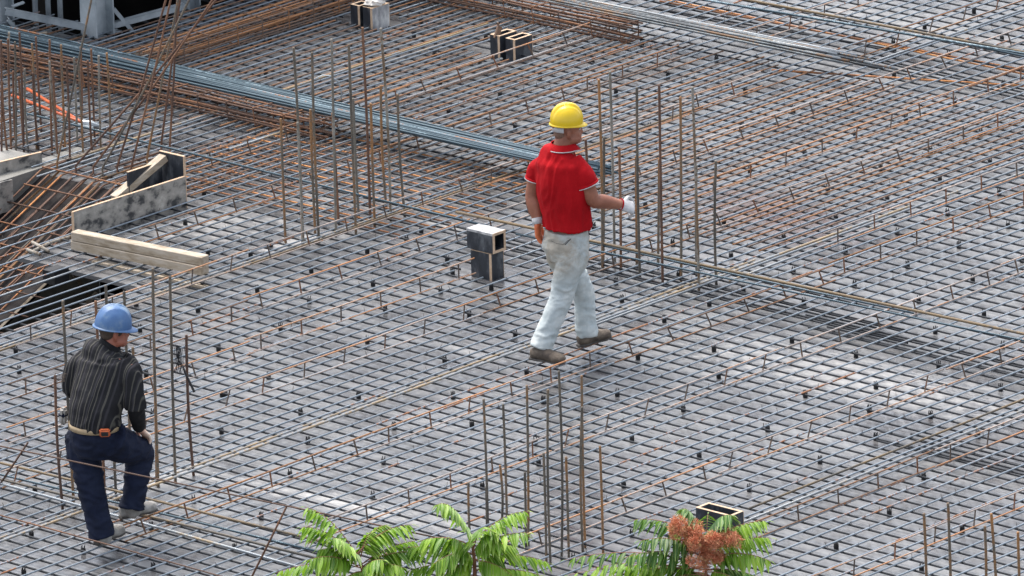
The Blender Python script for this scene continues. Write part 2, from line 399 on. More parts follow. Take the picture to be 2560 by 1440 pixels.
# ------------------------------------------------------------------ long bars laid across
def bar_px(x0, y0, x1, y1, z0, z1, r, mat, name, label, group=None, ext0=0, ext1=0, wob=.0015):
    p = at(x0, y0, z0); q = at(x1, y1, z1); d = (q-p).normalized()
    return straight(p-d*ext0, q+d*ext1, r, mat, name, label, 'steel bar', group, 8, wob=wob)
bar_px(1140, 530, 2560, 835, .2, .2, .0115, M_YEL, 'long_bar', 'thick ochre ribbed bar laid from the red shirted man to the right border', None, 0, 3)
bar_px(1290, 585, 2560, 852, .19, .19, .008, M_BUND, 'long_bar', 'slim blue grey bar lying just below the thick ochre bar', None, 0, 3)
bar_px(1340, 578, 2200, 765, .19, .19, .007, M_BUND, 'long_bar', 'second blue grey bar, the shorter of the two under the ochre bar', None, 0, .3)
bar_px(0, 267, 1230, 568, .2, .2, .009, M_BUND, 'long_bar', 'long slate blue bar passing behind the plywood panel and the tall starter bars', None, 4, 0)
bar_px(1870, 0, 2560, 130, .2, .2, .011, M_YEL, 'long_bar', 'brown ribbed bar crossing the upper right corner', None, 4, 3)
bar_px(1760, 0, 2560, 134, .2, .2, .0105, M_BUND, 'long_bar', 'blue grey bar just under the brown bar in the upper right corner', None, 4, 3)
bar_px(2402, 108, 2560, 141, .19, .19, .0095, M_BUND, 'long_bar', 'blue grey bar that begins near the right border under the brown bar', None, 0, 3)
for i, (y0, y1, r, mt, tx) in enumerate(((1157, 1353, .0095, M_YEL, 'uppermost brown bar of the four crossing the lower left corner'),
        (1186, 1380, .008, M_BUND, 'thin slate bar second in the four crossing the lower left corner'),
        (1197, 1398, .0095, M_YEL, 'ochre bar third in the four crossing the lower left corner'),
        (1208, 1432, .0095, M_THICK, 'lowest grey ribbed bar of the four crossing the lower left corner'))):
    bar_px(0, y0, 800, y1, .1, .1, r, mt, 'corner_bar', tx, None, 2, .2)
bar_px(0, 1115, 1000, 1325, .95, .95, .0055, M_RUSTD, 'guard_wire', 'thin rusty guard rod in front of the man in the blue helmet at thigh height', None, 2, .4)
bar_px(0, 1288, 560, 1442, .55, .5, .0055, M_RUSTD, 'guard_wire', 'thin rusty guard rod low in the bottom left corner', None, 2, 1)
for (a, c, tx) in (((70, 1106), (-10, 1225), 'leaning rusty rod at the left border below the striped shirt'), ((717, 1265), (628, 1445), 'leaning rusty rod left of the green leaves at the bottom')):
    p = at(*c, .05); q = ptn(a[0], a[1], nval(p)+.1)
    straight(p, q, .007, M_RUSTD, 'leaning_rod', tx, 'steel rod', None, 8)
# spare bars on the upper right mat
for i, (x0, y0, x1, y1) in enumerate(((1650, 3, 2560, 175), (1640, 22, 2240, 125), (1930, 175, 2560, 215))):
    bar_px(x0, y0, x1, y1, .055, .05, .0085, M_LOWR if i != 1 else M_LOW, 'loose_bar', 'loose bar half hidden in the mat beyond the upper bundle', 'loose bars beyond the upper bundle')

# ------------------------------------------------------------------ bundles
def bundle(pe, y_far, n, width, layers, mat, name, label, group, r=.0085, z0=.205, skew=0, ragged=.25, yfan=0):
    pe = Vector(pe); per = math.ceil(n/layers); k = 0
    for l in range(layers):
        cnt = per-l
        for i in range(cnt):
            if k >= n: return
            k += 1
            u = (i-(cnt-1)/2)/(per-1)
            x0 = pe.x+u*width*.75+random.gauss(0, .004); x1 = pe.x+skew+u*width*1.15+random.gauss(0, .012)
            ye = pe.y+random.gauss(0, ragged*.45)
            zz = z0+l*r*1.75
            mb = MB(); pts = []
            amp = random.gauss(0, .01); ph = random.uniform(0, 6)
            for s in range(22):
                t = s/21; y = ye+(y_far-ye)*t
                pts.append((x0+(x1-x0)*t+amp*math.sin(ph+t*6), y, zz+.004*math.sin(ph*2+t*9)))
            mb.tube(pts, r, 8)
            tag(mb.build(name, mat[k % len(mat)], None, True), label, 'steel bar', group)
e1 = at(1545, 437, .22)
bundle((e1.x, e1.y+.22, 0), 12.5, 42, .30, 3, [M_BUND], 'bundled_bar', 'slate blue ribbed bar in the big bundle reaching to the man in the red shirt', 'bars of the slate blue bundle', .0088, .207, .1)
e2 = at(2215, 165, .22)
bundle((e2.x, e2.y+.38, 0), 12.5, 26, .20, 3, [M_BUND2, M_BUND2, M_THICK], 'stacked_bar', 'grey and rusty ribbed bar in the flat stack across the top', 'bars of the stack across the top', .0098, .207, -.1, .4)
# short dark distance ladder legs carrying the bundles
for x, y in ((1052, 350), (1298, 418)):
    pass

# ------------------------------------------------------------------ beam cages
def cage(p, q, wid, hgt, nb, name, label, mat, stirrup=.3, z=.09):
    p = Vector(p); q = Vector(q); d = (q-p).normalized(); s = Vector((-d.y, d.x, 0)); up = Vector((0, 0, 1))
    e = empty(name, p, label, 'beam cage')
    for lv in (0, 1, .5):
        for i in range(nb if lv != .5 else 2):
            u = (i/((nb if lv != .5 else 2)-1)-.5)*wid
            mb = MB(); a = p+s*(u+random.gauss(0, .006))+up*(z+lv*hgt); c = q+s*(u+random.gauss(0, .01))+up*(z+lv*hgt)
            pts = [a.lerp(c, t/10)+Vector((random.gauss(0, .003),)*3) for t in range(11)]
            mb.tube(pts, .0075, 6); mb.build('long_rod', mat, e, True)
    L = (q-p).length; k = 0
    while k*stirrup < L-.05:
        c = p+d*(k*stirrup+.08+random.gauss(0, .015)); k += 1
        mb = MB(); w2 = wid/2+.012
        pts = [c+s*a+up*(z+b) for a, b in ((-w2, -.012), (-w2, hgt+.012), (w2, hgt+.014), (w2, -.012), (-w2+.01, -.012))]
        pts[2] += d*.02; mb.tube(pts, .0055, 5); mb.build('stirrup', mat, e)
    return e
cage((2.35, 5.98, 0), (7.5, 5.98, 0), .2, .13, 4, 'beam_cage', 'orange rusty beam cage with stirrups running up towards the black box at the top', M_RUST)
cage((1.86, 3.5, 0), (1.86, 10.5, 0), .18, .11, 4, 'beam_cage', 'dark rusty beam cage lying along the near side of the slate blue bundle', M_RUSTD)
cage((5.28, 3.4, 0), (5.28, 9.5, 0), .18, .11, 4, 'beam_cage', 'blackish rusty beam cage under the stack of bars across the top', M_RUSTD)

# ------------------------------------------------------------------ distance ladders (bar chairs), one metre apart
GC = 'rusty distance ladders between the mat layers'
def ladder(xa, xb, y, mat, leg_dx):
    e = empty('bar_ladder', (xa, y, .07), 'low rusty distance ladder standing in its row on the bar mat', 'bar support', GC)
    z1 = .188; sag = random.gauss(0, .003)
    MB().tube([(xa, y, z1), ((xa+xb)/2, y+sag, z1-.004), (xb, y, z1)], .0056, 6).build('top_rail', mat, e, True)
    yb = y-.012
    MB().tube([(xa, yb, .078), (xb, yb+sag, .078)], .005, 6).build('bottom_rail', mat, e, True)
    x = xa+.16
    lean = random.choice((-.05, -.02, 0, 0, .03, .05))
    while x < xb-.05:
        dx = lean+random.gauss(0, .008)
        MB().tube([(x, y-.004, z1), (x+dx, yb+.004-leg_dx, .07)], .0058, 6).build('leg', M_LEG, e)
        x += .415
rows = [(-4.2, 7.3, .95), (-4.9, 7.3, .27), (-5.6, 5.6, -.4), (-5.9, 4.0, -1.84), (-5.2, 2.9, -2.85), (-4.9, 1.3, -4.07), (-3.9, 2, -5.1), (-4.1, 2, -6.1),
        (-3.3, 4.9, 1.75), (-1.0, 5.1, 2.75), (.6, 5.2, 3.76), (5.7, 8.6, 2.66), (5.9, 9.5, 1.68), (1.9, 4.6, -1.35), (-2.0, 1.5, -7.1)]
GROW = 0
for (xa, xb, y) in rows:
    x = xa
    while x < xb-.4:
        ln = min(2.42, xb-x)
        yy = y+random.gauss(0, .018)
        ok = not any(by0-.03 < yy < by1+.03 and x < bx1 and x+ln > bx0 for bx0, bx1, by0, by1 in BOXES)
        if nval(Vector((x, yy, 0))) < 7.3 and ok: ladder(x, x+ln-.01, yy, M_RAIL if random.random() < .75 else M_RUST, 0)
        x += ln

# ------------------------------------------------------------------ plastic spacers
def grp(ox, oy, s, pts): return [(ox+x/s, oy+y/s) for x, y in pts]
SP = grp(640, 480, 3, [(112, 395), (835, 445), (1130, 360), (415, 590), (878, 690), (1475, 600), (1385, 745), (1765, 720), (400, 820), (970, 890), (185, 1020), (1600, 930), (835, 1120), (1415, 1260), (95, 1385), (10, 735), (1240, 300), (1435, 515)])
SP += grp(1280, 480, 3, [(613, 262), (1205, 390), (1000, 105), (1590, 235), (1643, 485), (1735, 735), (1480, 840), (825, 810), (780, 680), (302, 572), (1250, 625), (1143, 962), (945, 1240), (1515, 1180), (1550, 1380), (110, 1350), (25, 1070)])
SP += grp(1920, 480, 3, [(895, 60), (510, 200), (118, 345), (1345, 160), (1735, 10), (970, 305), (582, 450), (192, 598), (1800, 255), (1432, 405), (1047, 555), (650, 700), (1905, 510), (1535, 660), (1130, 815), (270, 830), (1620, 920), (1255, 1045), (180, 1115), (660, 1225), (1280, 1305), (1760, 1155)])
SP += grp(1280, 0, 3, [(975, 325), (605, 465), (210, 580), (780, 700), (1170, 570), (1535, 450), (1750, 685), (1785, 1280), (1725, 945), (1030, 955), (25, 955), (1190, 0), (1620, 85)])
SP += grp(1920, 0, 3, [(1755, 290), (945, 570), (1765, 635), (190, 825), (655, 1015), (275, 1150), (1035, 890), (1220, 1130), (1400, 760), (845, 1265), (1595, 1000), (1665, 1220), (1290, 1355), (450, 1415), (1545, 85), (1175, 200), (940, 325), (1355, 410), (245, 195)])
SP += grp(640, 0, 3, [(490, 175), (1240, 160), (1340, 415), (1185, 270), (970, 540), (75, 550), (1380, 615), (1680, 490), (1445, 835), (1830, 710), (1725, 285), (280, 1355), (105, 300)])
SP += grp(560, 960, 3, [(1010, 95), (575, 215), (630, 435), (1718, 95), (1860, 310), (1275, 325), (495, 680), (1197, 585), (1117, 845), (280, 1000), (80, 1240), (10, 75)])
SP += grp(1200, 960, 3, [(475, 130), (1030, 75), (1525, 190), (415, 440), (440, 595), (1140, 420), (1645, 545), (1078, 760), (18, 770), (700, 1310), (1140, 1130)])
SP += grp(1840, 960, 3, [(520, 85), (237, 340), (100, 790), (1050, 20), (1000, 195), (1460, 240), (630, 580), (1048, 405), (1815, 390), (1408, 700), (1985, 35), (1150, 975), (752, 1225), (1697, 1095), (1392, 1385)])
SP += grp(0, 700, 3.43, [(135, 605), (165, 780), (1170, 205), (1200, 425), (1700, 255), (1740, 50), (1875, 590), (1255, 815), (1905, 980), (1310, 1150), (1900, 1300)])
SP += grp(0, 1020, 3.43, [(300, 690), (270, 1090), (715, 1230), (1297, 1025), (1660, 795), (1315, 1375), (205, 1415)])
SP += grp(0, 360, 3, [(1530, 365), (1390, 590), (1560, 820), (1880, 830), (1020, 1200), (1485, 1245)])
proto = None
for x, y in SP:
    p = at(x, y+5, 0.002)
    if proto is None:
        sp = MB()
        for i in range(8):                      # slotted ring
            a = 2*math.pi*i/8; sp.box((.013*math.cos(a), .013*math.sin(a), .017), (.0065, .0085, .034), Matrix.Rotation(a, 3, 'Z'))
        for z in (.003, .022): sp.tube([(0, 0, z), (0, 0, z+.006)], .016, 10)
        for i in range(4):                      # prongs that clip the bar
            a = math.pi/4+math.pi/2*i; sp.box((.012*math.cos(a), .012*math.sin(a), .043), (.005, .005, .022), Matrix.Rotation(.25, 3, 'X'))
        proto = sp.build('bar_spacer', M_BLACK); o = proto
        tag(o, 'small black plastic spacer holding a bar off the boards', 'spacer', 'black plastic spacers under the mat')
    else:
        o = proto.copy(); COL.objects.link(o)
    o.location = p; o.rotation_euler.z = random.uniform(0, 3)

# ------------------------------------------------------------------ tie wires (thousands)
tw = MB()
for i in range(3600):
    y = random.choice(A_MAIN+A_UP[:24]); k = random.randint(-45, 70); x = k*.15+(.02 if k > 0 else 0)
    if nval(Vector((x, y, 0))) > 7.3 or (x < .05 and y > 3.7) or (x < HX and y > 2.1): continue
    c = Vector((x, y, A_Z)); s = random.choice((-1, 1))
    tw.tube([c+Vector((-.01, -.008*s, -.012)), c+Vector((0, 0, .0075)), c+Vector((.01, .009*s, -.012))], .0022, 3, False)
    h = random.uniform(.008, .03) if random.random() < .35 else .006
    tw.tube([c+Vector((.006, .003, .004)), c+Vector((.008+random.gauss(0, .006), .004+random.gauss(0, .006), .004+h))], .0018, 3, False)
tag(tw.build('tie_wires', M_WIRE), 'dark twisted tie wires at the crossings of the bar mat', 'tie wire', None, 'stuff')

# ------------------------------------------------------------------ starter bars
def rebar(p, q, r, mat, name, label, group, rib=.0016, pitch=.017, bend=.006):
    p = Vector(p); q = Vector(q); L = (q-p).length; n = max(4, int(L/pitch)); mb = MB(); pts = []; rr = []
    bx, by = random.gauss(0, bend), random.gauss(0, bend)
    for i in range(n):
        for j, dr in ((0, 0), (.45, rib)):
            t = (i+j)/n; s = math.sin(t*math.pi); pts.append(p.lerp(q, t)+Vector((bx*s, by*s, 0))); rr.append(r+dr)
    pts.append(q); rr.append(r*.95)
    mb.tube(pts, rr, 7)
    return tag(mb.build(name, mat, None, True), label, 'starter bar', group)
def starters(lst, mats, label, group, r=.0085):
    for i, (tx, ty, bx, by) in enumerate(lst):
        b = at(bx, by, .0); t = ptn(tx, ty, nval(b)+random.gauss(0, .02))
        rebar(b, t, r, mats[(i*7) % len(mats)] if len(mats) > 1 else mats[0], 'starter_bar', label, group)
C1 = [(734, 118, 757, 618), (780, 130, 798, 613), (829, 97, 840, 593), (872, 110, 890, 587), (906, 68, 926, 560), (952, 70, 977, 552), (994, 235, 1012, 542),
      (702, 296, 714, 607), (744, 305, 759, 620), (776, 273, 788, 583), (831, 282, 847, 562), (883, 245, 897, 548), (927, 258, 937, 567), (952, 213, 966, 525)]
starters(C1, [M_START, M_START, M_STARTC, M_START, M_STARTR, M_STARTC], 'tall ribbed starter bar in the cluster left of centre', 'starter bars of the cluster left of centre', .0092)
C2 = [(1497, 198, 1506, 677), (1525, 178, 1537, 657), (1592, 218, 1600, 700), (1648, 212, 1657, 713), (1701, 242, 1703, 710), (1731, 217, 1748, 732), (1510, 342, 1508, 672),
      (1548, 368, 1552, 683), (1648, 397, 1645, 673), (1741, 413, 1742, 697), (1790, 402, 1791, 713), (1464, 348, 1470, 600), (1590, 390, 1592, 670)]
starters(C2, [M_START, M_STARTR, M_START, M_STARTC], 'tall ribbed starter bar in the cluster in front of the red shirted man', 'starter bars before the red shirted man', .0092)
C4 = [(382, 670, 396, 1218), (425, 690, 439, 1207), (466, 837, 484, 1189), (385, 888, 392, 1214), (157, 751, 184, 1256), (239, 752, 262, 1240), (264, 713, 290, 1239), (310, 728, 330, 1222), (138, 938, 157, 1274), (332, 868, 345, 1225)]
starters(C4, [M_START, M_START, M_STARTR], 'tall ribbed starter bar in the cluster around the man in the blue helmet', 'starter bars around the man in the blue helmet', .0092)
C5 = [(1209, 997, 1220, 1317), (1258, 1010, 1268, 1313), (1317, 963, 1321, 1363), (1370, 973, 1377, 1427), (1397, 927, 1404, 1400), (1454, 938, 1463, 1370), (1455, 1017, 1457, 1380), (1500, 1115, 1508, 1383),
      (1415, 1142, 1422, 1393), (1359, 1132, 1366, 1403), (1312, 1180, 1315, 1373), (1250, 1163, 1255, 1303), (1215, 1217, 1217, 1317), (1171, 1205, 1174, 1330)]
starters(C5, [M_START], 'ribbed starter bar rising behind the green leaves at the bottom', 'starter bars behind the green leaves', .0078)
C6 = [(2370, 1257, 2383, 1735), (2310, 1283, 2322, 1760), (2478, 1283, 2500, 1760), (2462, 1315, 2464, 1790), (2545, 1329, 2558, 1805)]
for tx, ty, bx, by in C6:
    b = at(bx, by, 0); d = nval(b)
    if d > 7.3:
        # base stays on the deck just out of the picture
        b = at(bx-4, 1560, 0)
    rebar(b, ptn(tx, ty, nval(b)), .0085, M_START, 'starter_bar', 'ribbed starter bar in the lower right corner', 'starter bars in the lower right corner')
C3t = [(15, 610), (68, 240), (112, 312), (145, 240), (98, 530), (140, 575), (185, 515), (240, 325), (268, 275), (247, 545), (372, 295), (370, 455), (457, 335), (455, 410), (395, 505), (500, 480), (555, 430), (587, 455), (605, 350), (658, 450), (683, 365), (740, 415), (800, 395), (8, 300), (60, 290)]
C3b = [(60, 1190), (90, 1060), (120, 1170), (180, 1150), (118, 1100), (178, 1120), (212, 1140), (275, 1120), (310, 990), (290, 1120), (392, 1190), (432, 1200), (490, 1160), (480, 1100), (432, 1200), (525, 1230), (582, 1120), (625, 1190), (612, 1000), (690, 1170), (712, 1070), (758, 1160), (828, 1100), (12, 1200), (85, 1150)]
starters([(a/3, b/3, c/3, d/3) for (a, b), (c, d) in zip(C3t, C3b)], [M_STARTR, M_STARTR, M_STARTC, M_STARTR, M_START], 'rusty starter bar in the crowded cluster at the left border', 'starter bars at the left border', .0078)

# long bars bent up from the stair and gathered high above
fan_t = [690, 1640, 1610, 1430, 1250, 1285, 1340, 1352, 1330]
fan_b = [(430, 1270), (570, 1290), (700, 1300), (770, 1310), (880, 1300), (980, 1330), (1105, 1230), (1210, 1140), (1275, 1150)]
for i, (t, (bx, by)) in enumerate(zip(fan_t, fan_b)):
    b = at(bx/3, by/3, .07); top = ptn(t/3, -8, nval(b)); up = top+(top-b)*.12
    pts = [up, top, b.lerp(top, .5)+Vector((random.gauss(0, .02),)*3), b+Vector((0, 0, .05)), b]
    if b.x > .3:
        pts.append(Vector((b.x-.5, b.y, .075)))
    if i < 7:
        yy = max(3.9, min(4.7, b.y))
        pts += [Vector((.05, yy, .05)), Vector((-1.5, yy, -1.5*SL+.05)), Vector((-4.2, yy, -4.2*SL+.05))]
    mb = MB(); mb.tube(pts, .0085, 7)
    tag(mb.build('bent_up_bar', M_STARTR if i % 3 else M_START, None, True), 'long rusty bar bent up from the stair and leaning to the top border', 'steel bar', 'bars bent up from the stair')
for k in range(9):                              # mat on the stair
    yy = 3.86+k*.11
    straight((.25, yy, .06), (-.02, yy, .05), .006, M_STARTR, 'stair_bar', 'rusty bar lying down the slope of the stair formwork', 'steel bar', 'bars along the stair slope')
    straight((-.02, yy, .05), (-4.2, yy+random.gauss(0, .02), -4.2*SL+.05), .007, M_STARTR if k % 3 else M_LOWR, 'stair_bar', 'rusty bar lying down the slope of the stair formwork', 'steel bar', 'bars along the stair slope')
for k in range(20):
    x = .02-k*.2
    straight((x, 3.62+random.gauss(0, .05), x*SL+.066), (x-.02, 4.74, x*SL+.066), .006, M_RUSTD, 'stair_cross_bar', 'dark thin cross bar over the stair slope', 'steel bar', 'cross bars over the stair slope')
    if k < 2: continue

# ------------------------------------------------------------------ plywood boxes (openings in the slab)
def plybox(name, x, y, z, lx, ly, h, label, mats, th=.018, closed_top=False, group=None, e=None, openside=False):
    e = e or empty(name, (x, y, z), label, 'plywood box', group)
    def panel(cx, cy, sx, sy, mt):
        mb = MB(); mb.box((cx, cy, z+h/2), (sx, sy, h-.002)); pn = mb.build('side_panel', mt, e)
        mb = MB(); mb.box((cx, cy, z+h+.0015), (sx+.001, sy+.001, .003)); mb.build('panel_edge', M_EDGE, pn)
    panel(x, y-ly/2+th/2, lx, th, mats[0]); panel(x, y+ly/2-th/2, lx, th, mats[1])
    panel(x-lx/2+th/2, y, th, ly-2*th-.002, mats[1]); panel(x+lx/2-th/2, y, th, ly-2*th-.002, mats[1])
    for sx in (-1, 1):                          # pale cut edges at the corners
        mb = MB(); mb.box((x+sx*(lx/2+.001), y-ly/2+th/2, z+h/2), (.003, th+.003, h)); mb.build('corner_edge', M_EDGE, e)
    return e
def ctr(x, y, lx, ly):                          # front corner pixel (near -x... -y corner) to box centre
    p = at(x, y, 0); return p.x+lx/2, p.y+ly/2
c = ctr(1230, 703, .13, .2)
e3 = plybox('plywood_box', c[0], c[1], .001, .13, .2, .2, 'black plywood duct with an L shaped top opening sideways, left of the red shirted man', (M_PLYB, M_PLYB))
# sideways top of the duct
tb = MB(); zt = .21; lx, ly, hh = .135, .25, .15; cx, cy = c[0], c[1]+.005
tb.box((cx, cy, zt+.009), (lx, ly, .018)); tb.box((cx-lx/2+.009, cy, zt+hh/2), (.018, ly, hh-.037)); tb.box((cx+lx/2-.009, cy, zt+hh/2), (.018, ly, hh-.037))
tb.box((cx, cy+ly/2-.01, zt+hh/2), (lx-.038, .018, hh-.037)); hd = tb.build('duct_head', M_PLYB, e3)
tb = MB(); tb.box((cx, cy, zt+hh-.009), (lx+.004, ly+.004, .018)); tb.build('duct_lid', M_PLYW, e3)
tb = MB(); yy = cy-ly/2-.003
tb.box((cx, yy, zt+.009), (lx+.004, .005, .019)); tb.box((cx, yy, zt+hh-.009), (lx+.004, .005, .019))
tb.box((cx-lx/2+.009, yy, zt+hh/2), (.019, .005, hh-.038)); tb.box((cx+lx/2-.009, yy, zt+hh/2), (.019, .005, hh-.038)); tb.build('opening_frame', M_EDGE, e3)
c = ctr(1289, 158, .2, .1)
plybox('plywood_box', c[0], c[1], .001, .2, .1, .185, 'open black plywood box in the upper middle, the nearer one of the pair', (M_PLYB, M_PLYB))
plybox('plywood_box', c[0]-.03, c[1]+.135, .001, .2, .1, .2, 'open black plywood box with offcuts in it, farther of the upper middle pair', (M_PLYB, M_PLYB))
sc_ = MB(); sc_.box((c[0]-.1, c[1]+.13, .22), (.05, .015, .1), Matrix.Rotation(.5, 3, 'Y')); sc_.box((c[0]-.07, c[1]+.14, .24), (.012, .012, .12), Matrix.Rotation(-.25, 3, 'Y'))
tag(sc_.build('rusty_offcut', M_RUST), 'rusty steel offcuts sticking out of the farther black box in the upper middle', 'steel offcut')
c = ctr(932, 80, .2, .1)
plybox('plywood_box', c[0], c[1], .001, .2, .1, .19, 'plywood box with a white stained front and a bag on it, at the top', (M_PLYW, M_PLYB))
plybox('plywood_box', c[0]-.04, c[1]+.13, .001, .13, .1, .19, 'narrow black plywood box at the top, left of the white stained one', (M_PLYB, M_PLYB))
bg_ = MB()
import itertools
bm = bmesh.new(); bmesh.ops.create_icosphere(bm, subdivisions=3, radius=1)
for v in bm.verts:
    n_ = noise.noise(v.co*2.3)*.35+noise.noise(v.co*6)*.12; v.co *= (1+n_); v.co = Vector((v.co.x*.085, v.co.y*.075, v.co.z*.045))+Vector((c[0], c[1]+.01, .225))
me = bpy.data.meshes.new('plastic_bag'); bm.to_mesh(me); bm.free(); me.materials.append(M_BAG)
o = bpy.data.objects.new('plastic_bag', me); COL.objects.link(o); tag(o, 'crumpled whitish bag lying on the plywood box at the top', 'bag')
gl = MB(); gl.tube([(c[0]-.02, c[1]-.03, .27), (c[0]+.0, c[1]-.04, .285), (c[0]+.05, c[1]-.02, .275)], [.02, .024, .016], 8)
tag(gl.build('work_glove', [M_BLACK], None, True), 'dark work glove dropped on the whitish bag at the top', 'glove')
c = ctr(1830, 1352, .11, .3)
plybox('plywood_box', c[0], c[1], .001, .13, .3, .17, 'black plywood box behind the red flower head at the bottom', (M_PLYB, M_PLYB))

# ------------------------------------------------------------------ plywood panel, timbers, boards
pp = empty('panel_screen', (-1.15, 3.3, 0), 'tall mottled black and white plywood panel leaning corner of the stair opening', 'plywood panel')
a = at(185, 612, .0); bq = at(465, 522, 0.0)
mb = MB(); d = (bq-a); L_ = d.length; ang = math.atan2(d.y, d.x); mid = (a+bq)/2
mb.box((mid.x, mid.y, .125), (L_, .018, .25), Matrix.Rotation(ang, 3, 'Z')); mb.build('front_panel', M_PLYP, pp)
mb = MB(); mb.box((mid.x, mid.y, .2525), (L_+.002, .02, .004), Matrix.Rotation(ang, 3, 'Z')); mb.box((a.x-.002, a.y-.001, .125), (.005, .022, .25)); mb.build('panel_edge', M_EDGE, pp)
bx_ = MB(); bx_.box((bq.x+.012, bq.y+.135, .2), (.02, .25, .40)); sp_ = bx_.build('end_panel', M_PLYB, pp)
bx_ = MB(); bx_.box((bq.x+.012, bq.y+.135, .402), (.022, .252, .004)); bx_.box((bq.x+.011, bq.y+.008, .2), (.022, .005, .4)); bx_.build('panel_edge', M_EDGE, sp_)
bx_ = MB(); bx_.box((bq.x-.2, bq.y+.22, .17), (.36, .018, .33)); s2 = bx_.build('back_panel', M_PLYB, pp)
bx_ = MB(); bx_.box((bq.x-.2, bq.y+.22, .337), (.362, .02, .004)); bx_.build('panel_edge', M_EDGE, s2)
# diagonal timber resting on the corner
p0 = ptn(292, 492, nval(mid)-.25); p1 = ptn(404, 398, nval(bq)-.12)
mb = MB(); d = (p1-p0); q_ = d.to_track_quat('X', 'Z').to_matrix()
mb.box((p0+p1)/2, (d.length*1.1, .075, .05), q_); tag(mb.build('timber_beam', M_WOOD2), 'short pale timber beam leaning on the black end panel', 'timber')
for k, (dz, lab, dx) in enumerate(((.035, 'lower pale timber of the two stacked before the mottled panel', 0), (.105, 'upper pale timber of the two stacked before the mottled panel', .006))):
    a = at(186, 622, .07); bq2 = at(514, 688, .07); d = bq2-a; ang = math.atan2(d.y, d.x); mid2 = (a+bq2)/2
    bm = bmesh.new(); bmesh.ops.create_cube(bm, size=1)
    for v in bm.verts: v.co = Vector((v.co.x*(d.length-k*.01), v.co.y*.085, v.co.z*.066))
    bmesh.ops.bevel(bm, geom=bm.edges[:], offset=.004, segments=1, affect='EDGES')
    me = bpy.data.meshes.new('timber'); bm.to_mesh(me); bm.free(); me.materials.append(M_WOOD2)
    o = bpy.data.objects.new('stacked_timber', me); COL.objects.link(o); o.location = (mid2.x+dx, mid2.y, .075+dz-.002); o.rotation_euler.z = ang+.008*k
    tag(o, lab, 'timber')
mb = MB(); a = at(230, 655, .02); bq2 = at(512, 720, .02); mb.box((a+bq2)/2+Vector((.03, 0, 0)), ((bq2-a).length, .07, .02), Matrix.Rotation(math.atan2((bq2-a).y, (bq2-a).x), 3, 'Z'))
tag(mb.build('thin_lath', M_WOOD2), 'thin pale lath under the two stacked timbers', 'lath')
# dusty short bars
mb = MB(); z = .05
for (x0, y0, x1, y1) in ((95, 615, 182, 590), (75, 632, 122, 608), (80, 605, 122, 628), (68, 624, 100, 636)):
    p = at(x0, y0, z); q = at(x1, y1, z); z += .012; mb.tube([p, q], .0125, 8)
o = mb.build('bar_offcuts', M_STARTC, None, True); tag(o, 'welded cross of thick dusty bar stubs on the platform board left of the panel', 'bar offcut')
# mottled board at the left border
pb = empty('stair_board', at(0, 485, 0), 'mottled grey L shaped board at the left border above the stair', 'board')
p0 = at(-40, 460, .0); p1 = at(105, 425, .0); d = p1-p0; ang = math.atan2(d.y, d.x)
m_ = (p0+p1)/2; mb = MB(); mb.box((m_.x, m_.y, .09), (d.length, .02, .1), Matrix.Rotation(ang, 3, 'Z')); mb.build('cross_board', M_PLYP, pb)
mb = MB(); mb.box((m_.x, m_.y, .1425), (d.length, .022, .005), Matrix.Rotation(ang, 3, 'Z')); mb.build('board_edge', M_EDGE, pb)
p2 = at(15, 470, 0.); mb = MB(); mb.box((p2.x-.08, p2.y, -.06), (.25, .02, .24), Matrix.Rotation(ang, 3, 'Z')); mb.build('lower_board', M_PLYP, pb)

# bolt cutter
bc = empty('bolt_cutter', at(210, 305, .12), 'large bolt cutter with orange handles lying among the starter bars', 'bolt cutter')
zc = .16
p = at(205, 306, zc)
for (x0, y0) in ((68, 222), (30, 238)):
    h = at(x0, y0, zc+.06); MB().tube([h, h.lerp(p, .9), p], [.013, .012, .009], 8).build('handle', M_ORNG, bc, True)
mb = MB(); q = at(252, 315, zc-.02); mb.tube([p, p.lerp(q, .5), q], [.02, .03, .008], 8); mb.tube([at(195, 312, zc-.02), at(232, 322, zc-.03)], .016, 6); mb.build('jaws', M_GALV, bc)
# wire bundle and tool on starter bars
wb = MB(); n0 = nval(at(439, 1207, 0))
for i in range(26):
    x = 441+random.gauss(4, 5); y = 862+random.uniform(0, 10)
    wb.tube([ptn(x, y, n0+.03), ptn(x+random.gauss(1, 2), y+28, n0+.04), ptn(x+random.gauss(4, 5), y+random.uniform(45, 72), n0+.03)], .0017, 3, False)
tag(wb.build('wire_hank', M_BLACK), 'dark hank of tie wire hung on a tall starter bar right of the striped shirt', 'wire hank')
tl = MB(); tl.tube([ptn(457, 912, n0+.05), ptn(462, 930, n0+.05), ptn(486, 980, n0+.05)], [.003, .008, .009], 6)
tl.tube([ptn(457, 912, n0+.05), ptn(459, 918, n0+.05), ptn(468, 908, n0+.05), ptn(470, 890, n0+.05)], .003, 4)
tag(tl.build('hook_tool', M_BLACK), 'dark hooked tying tool hanging from the starter bar beside the wire hank', 'hand tool')
# loops of hose / wire
for pts, lab, mt, r in (([(779, 238), (777, 215), (785, 198), (806, 188), (828, 190), (846, 205), (853, 228), (853, 250)], 'black and white bent cable loop behind the tall starter bars', M_GALV, .005),
                        ([(285, 290), (300, 282), (306, 272), (305, 262), (296, 268)], 'small curled wire offcut right of the bolt cutter', M_WIRE, .003)):
    n1 = nval(at(pts[-1][0], pts[-1][1]+15, .05)); tag(MB().tube([ptn(x, y, n1) for x, y in pts], r, 5).build('bent_cable', mt, None, True), lab, 'cable')
